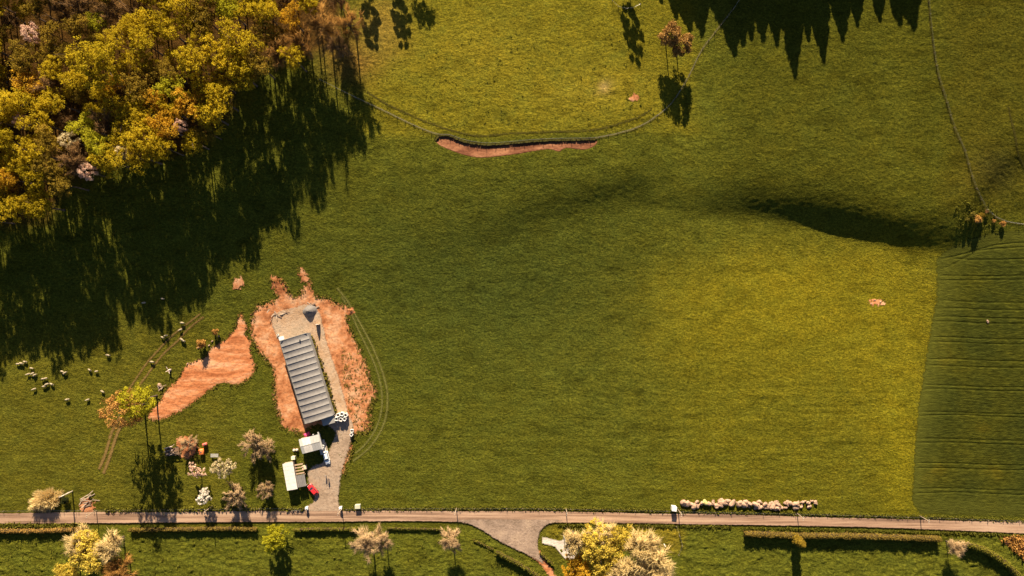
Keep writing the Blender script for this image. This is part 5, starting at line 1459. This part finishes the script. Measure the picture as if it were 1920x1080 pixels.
for i, (x, y, s) in enumerate([(1640, 563, .35), (1650, 566, .4), (1633, 569, .3), (1851, 603, .6)]):
    rock(x, y, s, ['stone at the upper edge of the red scrape in the yellow meadow', 'stone at the right of the red scrape in the yellow meadow', 'stone at the left of the red scrape in the yellow meadow', 'lone tan stone in the crop field'][i], None, m_rock)

# ------------------------------------------------------------------ cars
m_glass = bpy.data.materials.new('car_glass'); m_glass.use_nodes = True
_b = m_glass.node_tree.nodes['Principled BSDF']; _b.inputs['Base Color'].default_value = (0.015, 0.02, 0.03, 1); _b.inputs['Roughness'].default_value = 0.08
m_tyre_r = simple('tyre_rubber', (0.02, 0.02, 0.02), 0.9, 0.2, 4); m_rim = simple('rim_metal', (0.45, 0.45, 0.45), 0.35, 0.05, 4, metal=0.8)
m_lamp = simple('lamp_glass', (0.8, 0.8, 0.78), 0.15, 0.03, 4); m_tail = simple('tail_glass', (0.5, 0.02, 0.02), 0.2, 0.05, 4); m_plate = simple('plate_white', (0.75, 0.74, 0.7), 0.5, 0.03, 4)
def car(px, py, rz, paint, label, L=4.3, Wd=1.76):
    """local +x is forward"""
    t = thing('car', P(px, py) + Vector((0, 0, 0.24)), label, 'car', rz)
    rings = []
    for x, w, zb_, zt_ in ((-L / 2, .78, .45, .78), (-L / 2 + .08, .88, .32, .92), (-L / 2 + .5, .98, .24, .98), (-.6, 1, .22, .97), (.5, 1, .22, .95), (1.1, .99, .23, .93), (1.7, .94, .26, .84), (L / 2 - .1, .84, .34, .70), (L / 2, .7, .42, .6)):
        h = Wd / 2 * w
        rings.append([Vector(p) for p in [(x, -h * .9, zb_), (x, -h, zb_ + .12), (x, -h, zt_ - .16), (x, -h * .93, zt_ - .04), (x, -h * .7, zt_), (x, h * .7, zt_), (x, h * .93, zt_ - .04), (x, h, zt_ - .16), (x, h, zb_ + .12), (x, h * .9, zb_)]])
    MB().loft(rings).build('body', paint, t, True)
    h = Wd / 2
    bel = [(-L / 2 + .25, h * .84), (1.05, h * .84)]; x0, x1 = -L / 2 + .28, 1.0; r0, r1 = -L / 2 + .75, .25
    zb_, zr = .94, 1.45
    V = [(x0, -h * .86, zb_), (x1, -h * .86, zb_), (x1, h * .86, zb_), (x0, h * .86, zb_), (r0, -h * .68, zr), (r1, -h * .68, zr), (r1, h * .68, zr), (r0, h * .68, zr)]
    MB().add(V, [(0, 1, 5, 4), (1, 2, 6, 5), (2, 3, 7, 6), (3, 0, 4, 7), (3, 2, 1, 0), (4, 5, 6, 7)]).build('cabin', paint, t)
    rf = [[Vector((x, y * w, z)) for y in (-1, -.5, 0, .5, 1)] for x, w, z in ((r0 - .05, h * .66, zr + .01), (r0 + .3, h * .68, zr + .045), (r1 - .3, h * .68, zr + .045), (r1 + .05, h * .66, zr + .01))]
    V = [p for r_ in rf for p in r_]; F = [(i * 5 + k, i * 5 + k + 1, i * 5 + k + 6, i * 5 + k + 5) for i in range(3) for k in range(4)]
    MB().add(V, F).build('roof', paint, t, True)
    def pane(q, name, inset=0.12):
        q = [Vector(V0) for V0 in q]; c = sum(q, Vector()) / 4; n = (q[1] - q[0]).cross(q[3] - q[0]).normalized()
        p = [a.lerp(c, inset) + n * 0.012 for a in q]
        MB().add(p, [(0, 1, 2, 3)]).build(name, m_glass, t)
    VV = [(x0, -h * .86, zb_), (x1, -h * .86, zb_), (x1, h * .86, zb_), (x0, h * .86, zb_), (r0, -h * .68, zr), (r1, -h * .68, zr), (r1, h * .68, zr), (r0, h * .68, zr)]
    pane([VV[1], VV[2], VV[6], VV[5]], 'windscreen', .08); pane([VV[3], VV[0], VV[4], VV[7]], 'rear_window', .12)
    pane([VV[0], VV[1], VV[5], VV[4]], 'side_window', .14); pane([VV[2], VV[3], VV[7], VV[6]], 'side_window', .14)
    wm = MB().lathe([(.2, -.1), (.29, -.1), (.32, -.05), (.32, .05), (.29, .1), (.2, .1)], 16).mesh('tyre', m_tyre_r, True); rm = MB().lathe([(.05, -.09), (.2, -.07), (.21, .07), (.05, .09)], 12).mesh('rim', m_rim)
    for x in (-L / 2 + .8, L / 2 - .82):
        for y in (-h + .06, h - .06):
            w = bpy.data.objects.new('wheel', wm); C.objects.link(w); w.parent = t; w.location = (x, y, .32 - .04); w.rotation_euler = (math.pi / 2, 0, 0)
            q = bpy.data.objects.new('rim', rm); C.objects.link(q); q.parent = w
    for y in (-h * .58, h * .58):
        MB().box((L / 2 - .06, y, .62), (.14, .34, .14), bev=.03).build('headlight', m_lamp, t)
        MB().box((-L / 2 + .02, y * 1.1, .8), (.1, .26, .16), bev=.02).build('tail_light', m_tail, t)
        MB().box((.78, y * 1.82, 1.0), (.14, .2, .12), bev=.03).build('mirror', paint, t)
    MB().box((-L / 2 - .01, 0, .62), (.03, .5, .11)).build('number_plate', m_plate, t)
    MB().box((L / 2 + .0, 0, .45), (.05, 1.1, .12)).build('bumper', m_hoop, t)
    return t
m_wp = simple('white_car_paint', (0.80, 0.80, 0.80), 0.3, 0.03, 1, spec=0.5); m_rp = simple('red_car_paint', (0.62, 0.025, 0.03), 0.3, 0.05, 1, spec=0.5)
car(613.5, 857, ang(611, 846, 616, 867), m_wp, 'white car parked beside the square shed, bonnet towards the road', 4.4)
car(588, 917, ang(597, 926, 580, 907), m_rp, 'red car parked at the edge of the yard by the white-roofed shed', 4.2)

# ------------------------------------------------------------------ people
m_skin = simple('skin', (0.45, 0.27, 0.19), 0.6, 0.08, 6)
def skin_mesh(name, V, E, R, mats=None, sub=1, root=0):
    me = bpy.data.meshes.new(name); me.from_pydata(V, E, []); o = bpy.data.objects.new(name, me); C.objects.link(o)
    md = o.modifiers.new('skin', 'SKIN'); md.use_smooth_shade = True
    sk = me.skin_vertices[0].data
    for i, r in enumerate(R):
        sk[i].radius = (r, r) if not isinstance(r, tuple) else r
        sk[i].use_root = (i == root)
    sb = o.modifiers.new('sub', 'SUBSURF'); sb.levels = sub; sb.render_levels = sub
    dg = bpy.context.evaluated_depsgraph_get(); dg.update()
    out = bpy.data.meshes.new_from_object(o.evaluated_get(dg)); out.name = name
    bpy.data.objects.remove(o)
    for m in (mats or []): out.materials.append(m)
    return out
def person(px, py, rz, top, legs, hair, label, step):
    t = thing('person', P(px, py) + Vector((0, 0, 0.25)), label, 'person', rz)
    s = step
    V = [(0, 0, .95), (0, 0, 1.18), (0, 0, 1.38), (0.01, 0, 1.50), (0.02, 0, 1.60), (0.03, 0, 1.70),
         (0, .18, 1.40), (-.10 * s, .25, 1.14), (.02, .26, .90), (.05, .26, .80), (0, -.18, 1.40), (.10 * s, -.25, 1.14), (.16, -.26, .91), (.2, -.26, .82),
         (0, .10, .90), (.16 * s, .11, .50), (.08 * s, .11, .08), (.2 * s + .06, .11, .03), (0, -.10, .90), (-.10 * s, -.11, .50), (-.24 * s, -.11, .10), (-.12 * s + .04, -.11, .03)]
    E = [(0, 1), (1, 2), (2, 3), (3, 4), (4, 5), (2, 6), (6, 7), (7, 8), (8, 9), (2, 10), (10, 11), (11, 12), (12, 13), (0, 14), (14, 15), (15, 16), (16, 17), (0, 18), (18, 19), (19, 20), (20, 21)]
    R = [(.15, .12), (.14, .11), (.15, .11), .055, .085, .08, .07, .05, .04, .035, .07, .05, .04, .035, .09, .06, .045, .04, .09, .06, .045, .04]
    link('body', skin_mesh('body', V, E, R, [m_skin]), t)
    k = lambda idx: [V[i] for i in idx]
    ti = [0, 1, 2, 6, 7, 8, 10, 11, 12]; te = [(0, 1), (1, 2), (2, 3), (3, 4), (4, 5), (2, 6), (6, 7), (7, 8)]
    link('jacket', skin_mesh('jacket', k(ti), te, [(.18, .15), (.175, .145), (.18, .14), .1, .075, .06, .1, .075, .06], [top]), t)
    li = [0, 14, 15, 16, 18, 19, 20]; le = [(0, 1), (1, 2), (2, 3), (0, 4), (4, 5), (5, 6)]
    link('trousers', skin_mesh('trousers', k(li), le, [(.165, .135), .115, .085, .07, .115, .085, .07], [legs]), t)
    MB().lathe([(.10, 0), (.105, .05), (.09, .11), (.04, .145)], 12, (.015, 0, 1.63)).build('hair', hair, t, True)
    for y in (.03, -.03): MB().lathe([(.012, -.01), (.014, 0), (.008, .01)], 6, (.105, y, 1.63)).build('eye', m_dark, t)
    MB().box((.115, 0, 1.60), (.03, .025, .04), taper=.6).build('nose', m_skin, t); MB().box((.1, 0, 1.56), (.02, .05, .012)).build('mouth', simple('lips', (.35, .12, .1), .6, .05, 5), t)
    for sy in (1, -1):
        hx, hz = (.05, .76) if sy > 0 else (.21, .78)
        hb = MB()
        for q in range(4): hb.tube([(hx - .025 + .017 * q, .26 * sy, hz), (hx - .02 + .017 * q, .255 * sy, hz - .05), (hx - .012 + .017 * q, .24 * sy, hz - .08 + .008 * abs(q - 1))], [.011, .01, .008], 5)
        hb.tube([(hx + .03, .25 * sy, hz + .02), (hx + .06, .24 * sy, hz - .02)], [.013, .01], 5)
        hb.build('fingers', m_skin, t)
person(612, 891, -1.2, simple('grey_jacket', (.22, .2, .19), .8, .1, 4), simple('dark_trousers', (.05, .05, .06), .8, .1, 4), simple('brown_hair', (.09, .05, .03), .8, .1, 4), 'person in a grey jacket standing in the yard, the one further from the road', .4)
person(617, 897, 1.9, simple('dark_jacket', (.05, .055, .07), .8, .1, 4), simple('brown_trousers', (.12, .08, .06), .8, .1, 4), simple('dark_hair', (.03, .02, .015), .8, .1, 4), 'person in a dark jacket standing in the yard, the one nearer the road', 1.0)

# ------------------------------------------------------------------ sheep
m_wool = simple('wool', (0.33, 0.26, 0.17), 0.95, 0.15, 5, bmp=0.03); m_face = simple('dark_face', (0.10, 0.075, 0.06), 0.9, 0.1, 5)
def sheep_mesh(graze):
    hd = [(.62, 0, .62), (.74, 0, .42), (.86, 0, .22)] if graze else [(.62, 0, .86), (.76, 0, .98), (.94, 0, .93)]
    V = [(0, 0, .68), (-.28, 0, .68), (-.52, 0, .64), (-.64, 0, .56), (.26, 0, .68), (.48, 0, .68)] + hd
    E = [(0, 1), (1, 2), (2, 3), (0, 4), (4, 5), (5, 6), (6, 7), (7, 8)]
    R = [.28, .29, .24, .06, .28, .22, .13, .11, .07]
    for x, sgn, v0 in ((.36, .13, 4), (.36, -.13, 4), (-.42, .13, 2), (-.42, -.13, 2)):
        b_ = len(V)
        if x > 0: V += [(x, sgn, .45), (x + .02, sgn, .22), (x, sgn, .02)]
        else: V += [(x - .02, sgn, .46), (x - .08, sgn, .26), (x - .02, sgn, .02)]
        E += [(v0, b_), (b_, b_ + 1), (b_ + 1, b_ + 2)]; R += [.10, .05, .045]
    me = skin_mesh('sheep', V, E, R, [m_wool, m_face])
    for p in me.polygons:
        c = p.center
        if c.z < 0.36 or (c.x > 0.70): p.material_index = 1
    ear = MB()
    return me
sm = [sheep_mesh(True), sheep_mesh(False)]
SHEEP = [(35, 682, 'leftmost in the tree shadow'), (42.5, 681, 'second from left in the tree shadow'), (49, 678, 'third from left in the tree shadow'), (60.5, 690, 'alone just right of the tree shadow tip'), (55, 701, 'left of a close pair'), (62.5, 700, 'left half of the close pair'), (66.5, 703, 'right half of the close pair'),
         (82, 710, 'left of the two touching above the cluster'), (87, 709, 'right of the two touching above the cluster'), (84.5, 724, 'lowest left of the cluster'), (89.5, 720, 'middle of the cluster'), (99, 720, 'right of the cluster, brightest'), (66, 729, 'alone left below the cluster'),
         (118, 696, 'left of the touching pair in the shadow edge'), (123, 699, 'right of the touching pair in the shadow edge'), (170, 693.5, 'left of a spaced pair'), (182, 696, 'right of a spaced pair'), (203.5, 665.5, 'alone, furthest up the left flock'), (193.5, 733.5, 'alone nearest the tall trees'), (128, 748.5, 'lowest, left of two at the bottom'), (166, 749, 'lowest, right of two at the bottom'),
         (271, 567.5, 'alone at the top, left'), (306, 560, 'alone at the very top, right'), (342.5, 605, 'upper of two above the farm track'), (339.5, 618, 'lower of two above the farm track'), (306.5, 632.5, 'left of a pair beside the farm track'), (312.5, 629, 'right of a pair beside the farm track'), (342, 636, 'left of a pair below the farm track'), (345.5, 639, 'right of a pair below the farm track'), (286, 678, 'standing on the farm track')]
for i, (x, y, w) in enumerate(SHEEP):
    o = bpy.data.objects.new('sheep', sm[0 if i % 4 else 1]); C.objects.link(o)
    o.location = P(x, y); o.rotation_euler = (0, 0, rr.choice([0, math.pi]) + rr.uniform(-.6, .6)); k = rr.uniform(0.95, 1.15); o.scale = (k, k, k)
    tag(o, 'cream sheep, ' + w, 'sheep', 'sheep grazing on the left pasture')
print('objects', len(bpy.data.objects))
